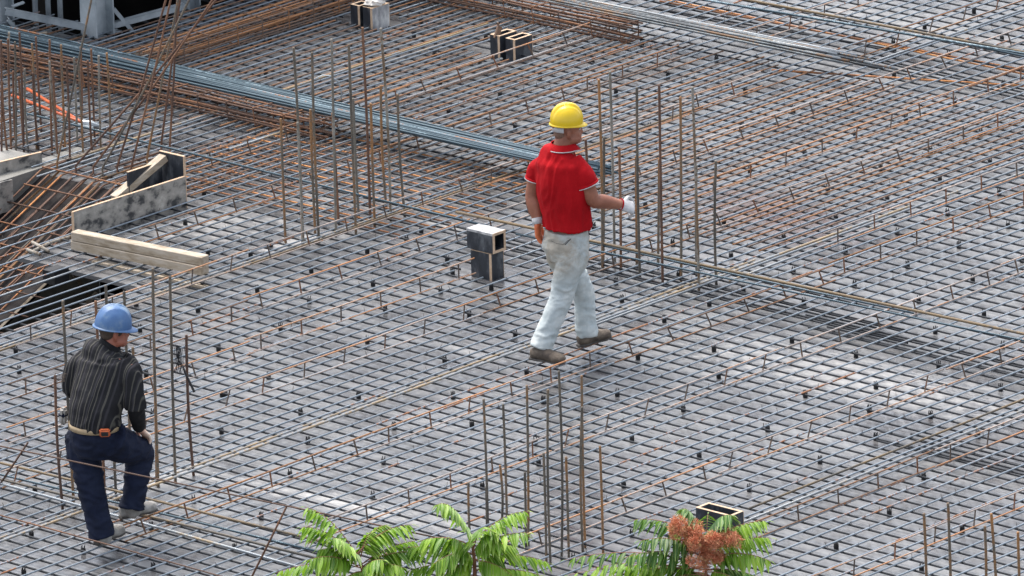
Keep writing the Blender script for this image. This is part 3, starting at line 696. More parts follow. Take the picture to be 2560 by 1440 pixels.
# scraps of timber by the void
for k, (x0, y0, x1, y1) in enumerate(((310, 140, 350, 128), (343, 146, 385, 134), (365, 130, 410, 118), (75, 88, 118, 84))):
    p = at(x0, y0, .05); q = at(x1, y1, .05); mb = MB(); d = q-p
    mb.box((p+q)/2, (d.length, .04, .025), Matrix.Rotation(math.atan2(d.y, d.x), 3, 'Z')); tag(mb.build('wood_offcut', M_WOOD2), 'pale wood offcut among the bars near the steel frame', 'wood offcut', 'wood offcuts near the steel frame')

# ------------------------------------------------------------------ steel frame beyond the slab edge
fr = empty('steel_frame', (3.4, 8.2, -3.4), 'galvanised steel frame with columns and braces standing in the dark void', 'steel frame')
def col(x, yb, w, name='column'):
    n = nval(at(x, yb, 0))-.35; b = ptn(x, yb, n)
    mb = MB(); W = w/350
    mb.box((b.x, b.y, -.8), (W, .02, 5.2)); mb.box((b.x+W/2-.01, b.y, -.8), (.016, W*.8, 5.2)); mb.box((b.x-W/2+.01, b.y, -.8), (.016, W*.8, 5.2))
    mb.build(name, M_GALV, fr); return b
c1 = col(8, 95, 55); c2 = col(247, 130, 75); c3 = col(475, 60, 52)
def brace(x0, y0, x1, y1, hgt, name='brace', dn=0):
    na = nval(c2)+dn; p = ptn(x0, y0, na+(247-x0)*0.0012); q = ptn(x1, y1, na-(x1-247)*.0012)
    d = q-p; m3 = d.to_track_quat('X', 'Z').to_matrix(); mb = MB(); h = hgt/350
    mb.box((p+q)/2, (d.length, .05, .006), m3); mb.box((p+q)/2-m3@Vector((0, .022, h/2)), (d.length, .006, h), m3); mb.build(name, M_GALV, fr)
brace(14, 20, 212, 60, 18, 'beam'); brace(283, 56, 460, 8, 16, 'beam'); brace(20, 44, 140, 180, 10); brace(285, 18, 370, 120, 10); brace(283, 76, 305, 78, 4)
for x in (90, 122, 152): 
    n = nval(c2)-.9; b = ptn(x, 60, n); mb = MB(); mb.box((b.x, b.y, -.8), (.03, .03, 5)); mb.build('slender_post', M_GALV, fr)
brace(60, 5, 30, 16, 8, dn=-.3)
bw = MB(); pa = ptn(-700, 50, 10.9-22); pb_ = ptn(1000, 50, 10.9-22)
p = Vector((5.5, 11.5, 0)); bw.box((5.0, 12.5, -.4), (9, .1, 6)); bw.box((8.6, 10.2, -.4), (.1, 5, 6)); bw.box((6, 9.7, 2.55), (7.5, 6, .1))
tag(bw.build('void_shade_box', M_DARK), 'black enclosure added to give the shade behind the steel frame', 'enclosure')  # added box, its black colour paints the shade of the void
for k in range(5):
    x = 4.0+k*.9; mb = MB(); mb.box((x, 12.38, -.4), (.1, .08, 5.8)); tag(mb.build('wall_post', M_EARTH), 'dim upright post in the shadow behind the steel frame', 'post', 'dim posts behind the steel frame')
# ------------------------------------------------------------------ people
SKIN = varied('skin', [(.19, .07, .042), (.26, .10, .06), (.32, .135, .085)], 9, .55, detail=5, spec=.4, bmp=.15, bscale=120)
SKIN2 = varied('skin_ruddy', [(.24, .075, .045), (.32, .11, .07)], 9, .55, detail=5)
HAIR = varied('short_hair', [(.03, .02, .015), (.07, .045, .03)], 60, .8)
HAIR2 = varied('cropped_hair', [(.10, .055, .035), (.2, .11, .075)], 70, .8)
REDC = varied('red_cotton', [(.26, .002, .005), (.34, .003, .007), (.40, .006, .010)], 4, .85, detail=6, spec=.15, bmp=.3, bscale=18, bdist=.012)
WHITEC = varied('white_cotton', [(.34, .34, .35), (.50, .50, .50)], 30, .85, bmp=.3, bscale=90)
NAVY = varied('navy_cloth', [(.004, .006, .015), (.007, .011, .028), (.013, .018, .038)], 6, .85, detail=7, spec=.2, bmp=.35, bscale=22, bdist=.012)
BLKC = varied('black_cloth', [(.008, .008, .01), (.02, .02, .022)], 8, .85, spec=.15, bmp=.3, bscale=30)
BELT = varied('tan_belt', [(.26, .19, .11), (.38, .29, .18)], 14, .7)
ORP = varied('orange_rubber', [(.45, .10, .035), (.62, .17, .06)], 25, .6)
BOOT1 = varied('dusty_brown_leather', [(.04, .03, .024), (.09, .068, .05), (.2, .16, .12)], 12, .8, detail=8, bmp=.3, bscale=50)
BOOT2 = varied('dusty_grey_leather', [(.14, .13, .12), (.28, .265, .245), (.40, .385, .36)], 12, .8, detail=8, bmp=.3, bscale=50)
SOLE = varied('boot_sole', [(.03, .026, .022), (.09, .08, .07)], 20, .8)
YHEL = varied('yellow_helmet', [(.56, .37, .003), (.64, .44, .006)], 3, .3, spec=.5)
BHEL = varied('blue_helmet', [(.03, .085, .22), (.055, .13, .28), (.20, .27, .34)], 7, .45, detail=9, stretch=(1, 1, 1))

def jeans_material(root):
    m, t, N, L, b = nm('faded_jeans'); tc = N.new('ShaderNodeTexCoord'); P = tc.outputs['Object']
    n1 = noisen(N, L, P, 7, 8, .65); base = rampn(N, L, n1.outputs['Fac'], [(.3, (.33, .38, .39)), (.5, (.44, .48, .48)), (.7, (.56, .58, .56))]).outputs[0]
    n2 = noisen(N, L, P, 4.5, 8, .7, .4); sep = N.new('ShaderNodeSeparateXYZ'); L.new(P, sep.inputs[0])
    hz = rampn(N, L, sep.outputs[2], [(.60, .0), (.74, 1), (.92, .9)]).outputs[0]      # dirt where the pockets and seat are
    lowz = rampn(N, L, sep.outputs[2], [(.05, .5), (.22, 0)]).outputs[0]
    dirt = rampn(N, L, n2.outputs['Fac'], [(.38, 0), (.58, 1)]).outputs[0]
    f = mathn(N, L, 'MULTIPLY', dirt, mathn(N, L, 'MAXIMUM', hz, lowz))
    f = mathn(N, L, 'MULTIPLY', f, .7)
    L.new(mixn(N, L, f, base, (.25, .19, .12)), b.inputs['Base Color']); b.inputs['Roughness'].default_value = .9
    b.inputs['Specular IOR Level'].default_value = .15
    n3 = noisen(N, L, P, 26, 5, .6); bump(N, L, b, n3.outputs['Fac'], .35, .01)
    return m
def stripe_material(axis):
    m, t, N, L, b = nm('striped_shirt'); tc = N.new('ShaderNodeTexCoord'); P = tc.outputs['Object']
    n = noisen(N, L, P, 5, 3); warp = mathn(N, L, 'MULTIPLY', mathn(N, L, 'SUBTRACT', n.outputs['Fac'], .5), .014)
    d = N.new('ShaderNodeVectorMath'); d.operation = 'DOT_PRODUCT'; L.new(P, d.inputs[0]); d.inputs[1].default_value = axis
    s = mathn(N, L, 'ADD', d.outputs['Value'], warp)
    def line(per, wd, off):
        q = mathn(N, L, 'ABSOLUTE', mathn(N, L, 'SUBTRACT', mathn(N, L, 'FRACT', mathn(N, L, 'DIVIDE', mathn(N, L, 'ADD', s, off+10), per)), .5))
        return rampn(N, L, q, [(0, 1), (wd/per*.7, .7), (wd/per*1.5, 0)]).outputs[0]
    a = line(.058, .0028, 0); c = line(.058, .0045, .024); e = line(.0745, .0022, .01)
    base = rampn(N, L, n.outputs['Fac'], [(.3, (.011, .011, .013)), (.7, (.025, .025, .028))]).outputs[0]
    col = mixn(N, L, mathn(N, L, 'MULTIPLY', c, .7), base, (.055, .052, .06))
    col = mixn(N, L, mathn(N, L, 'MULTIPLY', mathn(N, L, 'MAXIMUM', a, e), .8), col, (.11, .105, .09))
    L.new(col, b.inputs['Base Color']); b.inputs['Roughness'].default_value = .9; b.inputs['Specular IOR Level'].default_value = .15
    n3 = noisen(N, L, P, 20, 4, .6); bump(N, L, b, n3.outputs['Fac'], .4, .012)
    return m

class Blob:
    def __init__(s): s.bm = bmesh.new()
    def ell(s, c, rad, axes=None, seg=20):
        """ellipsoid; axes = 3 vectors"""
        ax = axes or (Vector((1, 0, 0)), Vector((0, 1, 0)), Vector((0, 0, 1)))
        r = bmesh.ops.create_uvsphere(s.bm, u_segments=seg, v_segments=seg//2, radius=1)
        for v in r['verts']:
            p = v.co.copy(); v.co = Vector(c)+ax[0]*p.x*rad[0]+ax[1]*p.y*rad[1]+ax[2]*p.z*rad[2]
        return s
    def loft(s, pts, ra, rb, side, n=20, round_ends=True):
        """elliptic tube; ra = radius along side, rb = radius across it"""
        pts = [Vector(p) for p in pts]; k = len(pts); rings = []
        # refine with Catmull-Rom
        P2, A2, B2 = [], [], []; sub = 4
        for i in range(k-1):
            p0, p1, p2, p3 = pts[max(i-1, 0)], pts[i], pts[i+1], pts[min(i+2, k-1)]
            for j in range(sub):
                t = j/sub
                P2.append(.5*((2*p1)+(p2-p0)*t+(2*p0-5*p1+4*p2-p3)*t*t+(3*p1-3*p2+p3-p0)*t**3))
                u = t*t*(3-2*t); A2.append(ra[i]*(1-u)+ra[i+1]*u); B2.append(rb[i]*(1-u)+rb[i+1]*u)
        P2.append(pts[-1]); A2.append(ra[-1]); B2.append(rb[-1])
        sd_ = Vector(side) if not isinstance(side, list) else None
        for i, p in enumerate(P2):
            t = (P2[min(i+1, len(P2)-1)]-P2[max(i-1, 0)]).normalized()
            sdv = sd_ if sd_ is not None else Vector(side[0]).lerp(Vector(side[1]), i/(len(P2)-1))
            a = (sdv-t*sdv.dot(t)).normalized(); c = t.cross(a)
            rings.append([s.bm.verts.new(p+a*math.cos(2*math.pi*j/n)*A2[i]+c*math.sin(2*math.pi*j/n)*B2[i]) for j in range(n)])
        for i in range(len(rings)-1):
            for j in range(n): s.bm.faces.new((rings[i][j], rings[i][(j+1) % n], rings[i+1][(j+1) % n], rings[i+1][j]))
        s.bm.faces.new(list(reversed(rings[0]))); s.bm.faces.new(rings[-1])
        return s
    def build(s, name, mat, root, voxel=.008, smooth=2, fn=None, off=None):
        me = bpy.data.meshes.new(name)
        o0 = off if off is not None else Vector(root.location)
        for v in s.bm.verts: v.co -= o0
        bmesh.ops.recalc_face_normals(s.bm, faces=s.bm.faces)
        s.bm.to_mesh(me); s.bm.free()
        o = bpy.data.objects.new(name, me); COL.objects.link(o)
        rm = o.modifiers.new('r', 'REMESH'); rm.mode = 'VOXEL'; rm.voxel_size = voxel; rm.use_smooth_shade = True
        if smooth: sm = o.modifiers.new('s', 'SMOOTH'); sm.factor = .6; sm.iterations = smooth
        dg = bpy.context.evaluated_depsgraph_get(); dg.update()
        me2 = bpy.data.meshes.new_from_object(o.evaluated_get(dg)); o.modifiers.clear(); o.data = me2; bpy.data.meshes.remove(me)
        me2.name = name
        if fn:
            ns = [v.normal.copy() for v in me2.vertices]
            for v, nn in zip(me2.vertices, ns): v.co = v.co+nn*fn(v.co+Vector(root.location))
            me2.update()
        me2.materials.clear(); me2.materials.append(mat)
        me2.polygons.foreach_set('use_smooth', [True]*len(me2.polygons))
        o.parent = root
        return o
def folds(sc, amp, seed=0, lim=None):
    def f(p):
        q = Vector((p.x*sc[0]+seed, p.y*sc[1], p.z*sc[2]))
        w_ = noise.noise(q*.5)*1.3
        a = noise.noise(q+Vector((w_, w_, w_)))
        r = (1-abs(a)*2.2); r = max(r, -.4)
        return amp*(r*.8-.45)+amp*.4*noise.noise(q*2.3)
    return f
def hand(root, name, mat, wrist, dirv, nrm, size=1.0, curl=.6, thumb=1, grip=None):
    """palm with five separate fingers; dirv = wrist to knuckles, nrm = back of hand"""
    d = Vector(dirv).normalized(); nv_ = (Vector(nrm)-d*Vector(nrm).dot(d)).normalized(); s = d.cross(nv_)*thumb
    b = Blob(); w0 = Vector(wrist)
    b.loft([w0-d*.015, w0+d*.03*size, w0+d*.085*size], [.028*size, .040*size, .043*size], [.022*size, .018*size, .015*size], s, 14)
    for i, (o_, ln) in enumerate(((.031, .072), (.011, .082), (-.010, .076), (-.030, .060))):
        p = w0+d*.082*size+s*o_*size; c = curl*(1+.12*i); pts = [p-d*.01]; dd = d.copy(); seg = ln*size
        for j, fr_ in enumerate((.45, .3, .25)):
            ang = c*(.55 if j == 0 else .8); dd = (dd*math.cos(ang)-nv_*math.sin(ang)).normalized() if j == 0 else dd
            pts.append(pts[-1]+dd*seg*fr_)
            t2 = dd.cross(s).normalized(); nn = t2 if t2.dot(nv_) > 0 else -t2
            dd = (dd*math.cos(ang)-nn*math.sin(ang)).normalized()
        b.loft(pts, [.0105*size, .0105*size, .0095*size, .008*size], [.0105*size, .010*size, .009*size, .0075*size], s, 10)
    p = w0+d*.03*size+s*.032*size
    b.loft([p-s*.01, p+(s*.6+d*.5).normalized()*.035*size, p+(s*.45+d*.8).normalized()*.06*size-nv_*.012, p+(s*.3+d*.9).normalized()*.08*size-nv_*.028],
           [.014*size, .0125*size, .011*size, .009*size], [.013*size, .012*size, .010*size, .008*size], nv_, 10)
    return b
def boot(root, ank, heel, toe, leather, name='boot'):
    heel = Vector(heel); toe = Vector(toe); ank = Vector(ank); d = (toe-heel).normalized(); up = Vector((0, 0, 1)); up = (up-d*up.dot(d)).normalized(); s = d.cross(up)
    b = Blob(); L_ = (toe-heel).length
    b.loft([heel+d*.0+up*.045, heel+d*.05+up*.05, heel+d*L_*.45+up*.052, heel+d*L_*.72+up*.042, heel+d*L_*.9+up*.038, heel+d*L_*1.0+up*.032],
           [.03, .040, .043, .052, .046, .022], [.035, .045, .047, .04, .036, .02], s)
    b.loft([heel+d*L_*.24+up*.05, heel.lerp(ank, .6)+d*.05, ank+up*.03], [.042, .043, .048], [.055, .052, .055], s)
    o = b.build(name, leather, root, .006, 2, folds((40, 40, 40), .002))
    b = Blob(); b.loft([heel+d*-.008+up*.012, heel+d*.06+up*.011, heel+d*L_*.5+up*.012, heel+d*L_*.75+up*.011, heel+d*L_*.93+up*.013, heel+d*L_*1.02+up*.016],
           [.032, .042, .038, .052, .045, .018], [.013, .013, .010, .012, .011, .008], s)
    sl_ = b.build('sole', SOLE, o, .005, 1, None, Vector(root.location))
    lc = MB(); c0 = heel+d*L_*.42+up*.1
    for k in range(4):
        c = heel+d*(L_*(.40+.075*k))+up*(.106-.011*k); lc.tube([c-s*.022, c+up*.004, c+s*.022], .003, 4)
    off = Vector(root.location); lc.v = [v+Vector((0, 0, 0)) for v in lc.v]
    me = bpy.data.meshes.new('laces'); me.from_pydata([tuple(v-off) for v in lc.v], [], lc.f); me.materials.append(SOLE)
    l_ = bpy.data.objects.new('laces', me); COL.objects.link(l_); l_.parent = o
    return o
def helmet(root, c, fwd, up, size, mat, ridges, peak=.05, flare=.012):
    """c = centre of the rim; size = (half length, half width, height)"""
    f = Vector(fwd).normalized(); u = (Vector(up)-f*Vector(up).dot(f)).normalized(); s = f.cross(u)
    mb = MB(); NU, NV = 64, 18; off = Vector(root.location)
    def pt(i, j, inner=0):
        a = 2*math.pi*i/NU; t = j/NV*math.pi/2
        ca, sa = math.cos(a), math.sin(a)
        k = 1-inner*.03
        pw = .82
        r_ = math.cos(t)**pw; h = math.sin(t)
        x = ca*r_*size[0]*k; y = sa*r_*size[1]*k; z = h*size[2]*k
        rg = 0
        for w_, hh, yc in ridges:
            q = abs(y-yc*size[1]); rg = max(rg, hh*max(0, min(1, (w_-q)/.006+.5))*min(1, z/.03) if z > 0 else 0)
        return Vector(c)+f*(x*(1+rg))+s*y*(1+rg*.5)+u*(z*(1)+rg)
    verts = [[pt(i, j) for i in range(NU)] for j in range(NV)]
    b = 0
    for row in verts: mb.v += row
    mb.v.append(pt(0, NV))
    for j in range(NV-1):
        for i in range(NU): mb.f.append([j*NU+i, j*NU+(i+1) % NU, (j+1)*NU+(i+1) % NU, (j+1)*NU+i]); mb.mi.append(0)
    for i in range(NU): mb.f.append([(NV-1)*NU+i, (NV-1)*NU+(i+1) % NU, NV*NU]); mb.mi.append(0)
    # brim
    base = len(mb.v)
    for lv, (k, dz) in enumerate(((0, 0), (1, -.006), (1, -.010), (0, -.012))):
        for i in range(NU):
            a = 2*math.pi*i/NU; ca, sa = math.cos(a), math.sin(a); ex = (flare+peak*max(0, ca)**2.2*(1 if ca > 0 else 0))*k
            dn = -.012*max(0, ca)**2*k
            mb.v.append(Vector(c)+f*ca*(size[0]+ex)+s*sa*(size[1]+ex*.6+.0)+u*(dz+dn-.0))
    for lv in range(3):
        for i in range(NU): q = base+lv*NU; mb.f.append([q+i, q+NU+i, q+NU+(i+1) % NU, q+(i+1) % NU]); mb.mi.append(0)
    me = bpy.data.meshes.new('helmet'); me.from_pydata([tuple(v-off) for v in mb.v], [], mb.f); me.materials.append(mat)
    me.polygons.foreach_set('use_smooth', [True]*len(me.polygons))
    o = bpy.data.objects.new('helmet', me); COL.objects.link(o); o.parent = root
    return o
def band(root, name, mat, pts, hgt, th, up, parent=None, closed=True):
    """thin ribbon through pts (closed)"""
    k = len(pts); mb = MB(); cen = sum((Vector(p) for p in pts), Vector())/k
    for p in pts:
        p = Vector(p); r_ = (p-cen).normalized()
        for a, h_ in ((0, -.5), (1, -.5), (1, .5), (0, .5)): mb.v.append(p+r_*th*a+Vector(up)*hgt*h_)
    rng = range(k if closed else k-1)
    for i in rng:
        j = (i+1) % k
        for q in range(4): mb.f.append([i*4+q, i*4+(q+1) % 4, j*4+(q+1) % 4, j*4+q])
    off = Vector(root.location); me = bpy.data.meshes.new(name); me.from_pydata([tuple(v-off) for v in mb.v], [], mb.f); me.materials.append(mat)
    me.polygons.foreach_set('use_smooth', [True]*len(me.polygons))
    o = bpy.data.objects.new(name, me); COL.objects.link(o); o.parent = parent or root
    return o
def ringpts(c, a, b, ra, rb, n=28, droop=None):
    return [Vector(c)+Vector(a)*ra*math.cos(2*math.pi*i/n)+Vector(b)*rb*math.sin(2*math.pi*i/n) for i in range(n)]
def head(b, c, f, tilt_up, sc=1.0):
    """adds a head to the blob: c = centre between the ears, f = facing direction"""
    u = Vector(tilt_up).normalized(); f = (Vector(f)-u*Vector(f).dot(u)).normalized(); s = f.cross(u); ax = (f, s, u)
    E_ = lambda x, y, z, rx, ry, rz: b.ell(Vector(c)+f*x*sc+s*y*sc+u*z*sc, (rx*sc, ry*sc, rz*sc), ax, 22)
    E_(-.008, 0, .035, .098, .076, .095); E_(.025, 0, -.045, .068, .060, .062); E_(.055, 0, -.075, .038, .040, .032)
    E_(.078, 0, -.012, .022, .014, .028); E_(.088, 0, -.026, .018, .013, .012)           # nose
    E_(.068, 0, .022, .03, .058, .018)                                                    # brow
    E_(.078, 0, -.058, .013, .024, .006); E_(.076, 0, -.068, .013, .022, .007)           # lips
    for q in (-1, 1):
        E_(.05, q*.036, -.03, .028, .024, .028)                                           # cheek
        E_(-.005, q*.078, -.012, .017, .008, .033); E_(-.002, q*.076, -.038, .009, .006, .011)   # ear
        E_(.025, q*.052, -.062, .045, .02, .028)                                          # jaw
    return f, s, u
def eyes(root, c, f, s, u):
    for q in (-1, 1):
        mb = Blob(); mb.ell(Vector(c)+f*.078+s*q*.03+u*.004, (.011, .013, .010), (f, s, u), 12)
        mb.build('eye', WHITEC, root, .003, 0)

XF, YL, UP = Vector((1, 0, 0)), Vector((0, 1, 0)), Vector((0, 0, 1))

# ---- the man in the red shirt, striding to the right and away
N1 = 1.78
r1 = empty('person', (at(1425, 885, .0).x, at(1425, 885, .0).y, .0),
           'man in a red polo shirt, pale jeans and yellow helmet striding over the bars', 'person')
P1 = lambda x, y, dn=0: ptn(x, y, N1+dn)
pel = P1(1414, 612, .0); wst = P1(1418, 560, 0); chs = P1(1408, 470, .0); shc = P1(1402, 405, .0); nkb = P1(1408, 372, .0); hdc = P1(1419, 322, -.01)
shR = P1(1446, 408, .10); shL = P1(1350, 405, -.12); elR = P1(1483, 500, .12); wrR = P1(1552, 511, .02)
elL = P1(1331, 487, -.12); wrL = P1(1344, 552, -.06)
hpR = P1(1432, 622, .06); hpL = P1(1402, 618, -.06); knR = P1(1404, 742, .08); anR = P1(1352, 868, .17); knL = P1(1459, 738, -.17); anL = P1(1467, 838, -.15)
b = Blob()
b.loft([pel, wst, chs, shc, nkb], [.15, .14, .165, .17, .06], [.105, .10, .115, .095, .058], YL)
b.loft([nkb-UP*.04, nkb, hdc-UP*.03], [.086, .076, .068], [.084, .076, .070], YL)
fR = (XF*.78-YL*.62).normalized()
f_, s_, u_ = head(b, hdc, fR, UP, 1.06)
for sh, el, wr, sd_ in ((shR, elR, wrR, YL), (shL, elL, wrL, YL)):
    b.loft([sh, sh.lerp(el, .5), el, el.lerp(wr, .35), wr], [.042, .058, .052, .056, .036], [.042, .056, .050, .052, .033], sd_)
for hp, kn, an in ((hpR, knR, anR), (hpL, knL, anL)):
    b.loft([hp, hp.lerp(kn, .5), kn, kn.lerp(an, .4), an], [.08, .075, .055, .052, .036], [.085, .075, .055, .055, .04], YL)
b.build('body', SKIN, r1, .007, 3)
eyes(r1, hdc, f_, s_, u_)
# hair
b = Blob(); b.ell(hdc+u_*.036-f_*.016, (.093, .0775, .092), (f_, s_, u_), 22); b.ell(hdc-u_*.028-f_*.045, (.055, .0635, .05), (f_, s_, u_), 22); b.build('hair', HAIR2, r1, .006, 2)
# shirt
b = Blob()
hem = P1(1419, 568, 0)
b.loft([hem, wst+UP*.03, chs, shc-UP*.02, shc+UP*.045, nkb+UP*.005], [.188, .188, .212, .212, .165, .088], [.155, .15, .160, .14, .105, .088], YL)
slR = shR.lerp(elR, .60)+UP*.0; slL = shL.lerp(elL, .55)
b.loft([shR-YL*-.05+UP*.0, shR.lerp(elR, .25), slR], [.074, .080, .080], [.074, .080, .080], YL)
b.loft([shL-YL*.05, shL.lerp(elL, .25), slL], [.068, .072, .072], [.068, .074, .074], YL)
sh_o = b.build('shirt', REDC, r1, .008, 3, folds((11, 11, 4.5), .011, 3))
b = Blob(); axv = (slR-shR).normalized()
# sleeve hems and collar with white piping
def cuff(c0, axis, ra, mat, hgt, th, name, par=None, push=0):
    axis = axis.normalized(); a = (YL-axis*YL.dot(axis)).normalized(); c = axis.cross(a)
    return band(r1, name, mat, ringpts(c0+axis*push, a, c, ra, ra, 30), hgt, th, axis, par)
cuff(slR, elR-shR, .0795, REDC, .022, .006, 'sleeve_band', sh_o, -.006); cuff(slR, elR-shR, .0805, WHITEC, .0055, .007, 'sleeve_piping', sh_o, .002)
cuff(slL, elL-shL, .0725, REDC, .022, .006, 'sleeve_band', sh_o, -.006); cuff(slL, elL-shL, .0735, WHITEC, .0055, .007, 'sleeve_piping', sh_o, .002)
# collar: folded band round the neck, higher at the nape
cm_ = MB(); off = Vector(r1.location); nK = 36
col_c = nkb+UP*.012
rows_ = []
for lv, (rr_, dz) in enumerate(((.080, .034), (.086, .036), (.100, -.002), (.106, -.010))):
    row = []
    for i in range(nK):
        a = 2*math.pi*i/nK; d_ = f_*0+XF*math.cos(a)+YL*math.sin(a); frn = max(0, math.cos(a))
        row.append(col_c+d_*(rr_+(.03*frn if lv > 1 else .008*frn))+UP*(dz-.035*frn*frn))
    rows_.append(row)
for row in rows_: cm_.v += row
for l in range(3):
    for i in range(nK): cm_.f.append([l*nK+i, (l+1)*nK+i, (l+1)*nK+(i+1) % nK, l*nK+(i+1) % nK])
me = bpy.data.meshes.new('collar'); me.from_pydata([tuple(v-off) for v in cm_.v], [], cm_.f); me.materials.append(REDC)
me.polygons.foreach_set('use_smooth', [True]*len(me.polygons))
o = bpy.data.objects.new('collar', me); COL.objects.link(o); o.parent = sh_o
sm = o.modifiers.new('t', 'SOLIDIFY'); sm.thickness = .004
pipe = MB(); pipe.tube(rows_[3]+[rows_[3][0]], .0036, 6, False)
me = bpy.data.meshes.new('collar_piping'); me.from_pydata([tuple(v-off) for v in pipe.v], [], pipe.f); me.materials.append(WHITEC)
o = bpy.data.objects.new('collar_piping', me); COL.objects.link(o); o.parent = sh_o
# trousers
JEAN = jeans_material(r1)
b = Blob()
b.loft([P1(1415, 572, 0), P1(1416, 596, 0), pel-UP*.01, pel-UP*.10], [.166, .172, .178, .13], [.135, .142, .150, .12], YL)
b.loft([hpR+UP*.04, hpR-UP*.06, hpR.lerp(knR, .55), knR, knR.lerp(anR, .45), anR+(anR-knR)*.03], [.100, .108, .095, .080, .076, .078], [.118, .120, .10, .086, .080, .084], YL)
b.loft([hpL+UP*.04, hpL-UP*.06, hpL.lerp(knL, .55), knL, knL.lerp(anL, .5), anL+(anL-knL)*.02], [.095, .10, .088, .078, .072, .076], [.115, .115, .095, .082, .076, .082], YL)
fz = folds((8, 8, 13), .010, 9); fz2 = folds((15, 13, 24), .004, 1)
def jf(p):
    low = max(0, 1-(p.z-.1)/.35) if p.z < .45 else 0; kn_ = max(0, 1-abs(p.z-.55)/.18); st = max(0, 1-abs(p.z-.82)/.12)
    return (fz(p)+fz2(p))*(.45+.8*max(low, kn_, st))
jn = b.build('trousers', JEAN, r1, .008, 3, jf)
# pocket seams
sm_ = MB(); off = Vector(r1.location)
def curve(pts, r_, name, mat, parent, root):
    mb = MB(); mb.tube(pts, r_, 5); me = bpy.data.meshes.new(name); me.from_pydata([tuple(v-Vector(root.location)) for v in mb.v], [], mb.f); me.materials.append(mat)
    o = bpy.data.objects.new(name, me); COL.objects.link(o); o.parent = parent; return o
curve([P1(1378, 602, .172), P1(1392, 609, .19), P1(1408, 611, .2), P1(1421, 600, .196)], .0022, 'back_pocket_seam', SOLE, jn, r1)
curve([P1(1412, 612, .196), P1(1427, 597, .2)], .0036, 'pocket_tool', M_BLACK, jn, r1)
# gloves
g1 = hand(r1, 'glove', WHITEC, wrR-(wrR-elR).normalized()*.0, (wrR-elR).normalized()*1+Vector((0, 0, -.12)), UP*.6-YL*.8, 1.25, 1.25, -1)
g1.build('glove', WHITEC, r1, .0045, 1)
cu = (wrR-elR).normalized(); a_ = (UP-cu*UP.dot(cu)).normalized(); band(r1, 'glove_cuff', REDC, ringpts(wrR, a_, cu.cross(a_), .036, .034, 20), .008, .006, cu)
g2 = hand(r1, 'glove', ORP, wrL, Vector((.05, .02, -1)), XF*-.5-YL*-.9, 1.3, .5, 1); g2.build('glove', ORP, r1, .0045, 1)
cu = (wrL-elL).normalized(); a_ = (XF-cu*XF.dot(cu)).normalized(); band(r1, 'glove_cuff', WHITEC, ringpts(wrL+cu*.0, a_, cu.cross(a_), .034, .034, 20), .045, .005, cu)
# boots
def gp(x, y, z): return at(x, y, z)
boot(r1, anR, gp(1327, 898, .085), gp(1411, 912, .07)+Vector((0, 0, .0)), BOOT1)
boot(r1, anL, gp(1447, 868, .07), gp(1527, 845, .10), BOOT1)
helmet(r1, hdc+u_*.046-f_*.006, f_*1-u_*.03, u_, (.116, .106, .130), YHEL, ((.024, .014, 0), (.006, .004, .45), (.006, .004, -.45)), .022, .008)
# helmet harness at the nape
band(r1, 'nape_strap', WHITEC, [hdc+u_*.012+(f_*math.cos(a)*.104+s_*math.sin(a)*.090) for a in [math.radians(x) for x in range(115, 250, 9)]], .036, .004, u_, None, False)

# ---- the man in the blue helmet, one foot up, leaning on his knee
N2 = 5.62
r2 = empty('person', (at(265, 1368, .0).x, at(265, 1368, .0).y, .0),
           'man in a striped dark shirt, navy trousers and blue helmet with one foot raised', 'person')
P2 = lambda x, y, dn=0: ptn(x, y, N2+dn)
pel = P2(238, 1098, .0); wst = P2(238, 1045, 0); chs = P2(255, 960, -.05); shc = P2(266, 893, -.08); nkb = P2(274, 866, -.08); hdc = P2(286, 828, -.10)
shR = P2(322, 908, .05); shL = P2(200, 898, -.18); elR = P2(339, 1012, .06); wrR = P2(348, 1072, -.10); elL = P2(182, 965, -.2); wrL = P2(235, 985, -.38)
hpR = P2(275, 1105, .08); hpL = P2(208, 1098, -.08); knR = P2(352, 1130, -.17); anR = P2(328, 1272, -.08); knL = P2(228, 1225, -.02); anL = P2(257, 1345, .06)
b = Blob()
b.loft([pel, wst, chs, shc, nkb], [.14, .13, .14, .13, .055], [.10, .095, .10, .08, .05], YL)
b.loft([nkb-UP*.03, nkb, hdc-UP*.03], [.055, .060, .064], [.055, .060, .066], YL)
fB = (XF*.80-YL*.55-UP*.2).normalized()
uB = (UP+fB*.12).normalized()
f_, s_, u_ = head(b, hdc, fB, uB)
for sh, el, wr in ((shR, elR, wrR), (shL, elL, wrL)):
    b.loft([sh, sh.lerp(el, .5), el, el.lerp(wr, .35), wr], [.045, .043, .038, .036, .028], [.045, .043, .036, .036, .026], YL)
for hp, kn, an in ((hpR, knR, anR), (hpL, knL, anL)):
    b.loft([hp, hp.lerp(kn, .5), kn, kn.lerp(an, .4), an], [.08, .078, .058, .054, .038], [.085, .078, .058, .055, .04], YL)
b.build('body', SKIN2, r2, .007, 3)
eyes(r2, hdc, f_, s_, u_)
b = Blob(); b.ell(hdc+u_*.03-f_*.014, (.096, .080, .088), (f_, s_, u_), 22); b.ell(hdc-u_*.02-f_*.04, (.055, .064, .05), (f_, s_, u_), 22); b.build('hair', HAIR, r2, .006, 2)
b = Blob(); b.loft([nkb-UP*.03, nkb+UP*.015, nkb+UP*.03+fB*.006], [.074, .072, .069], [.074, .072, .069], YL); b.build('undershirt_collar', BLKC, r2, .005, 1)
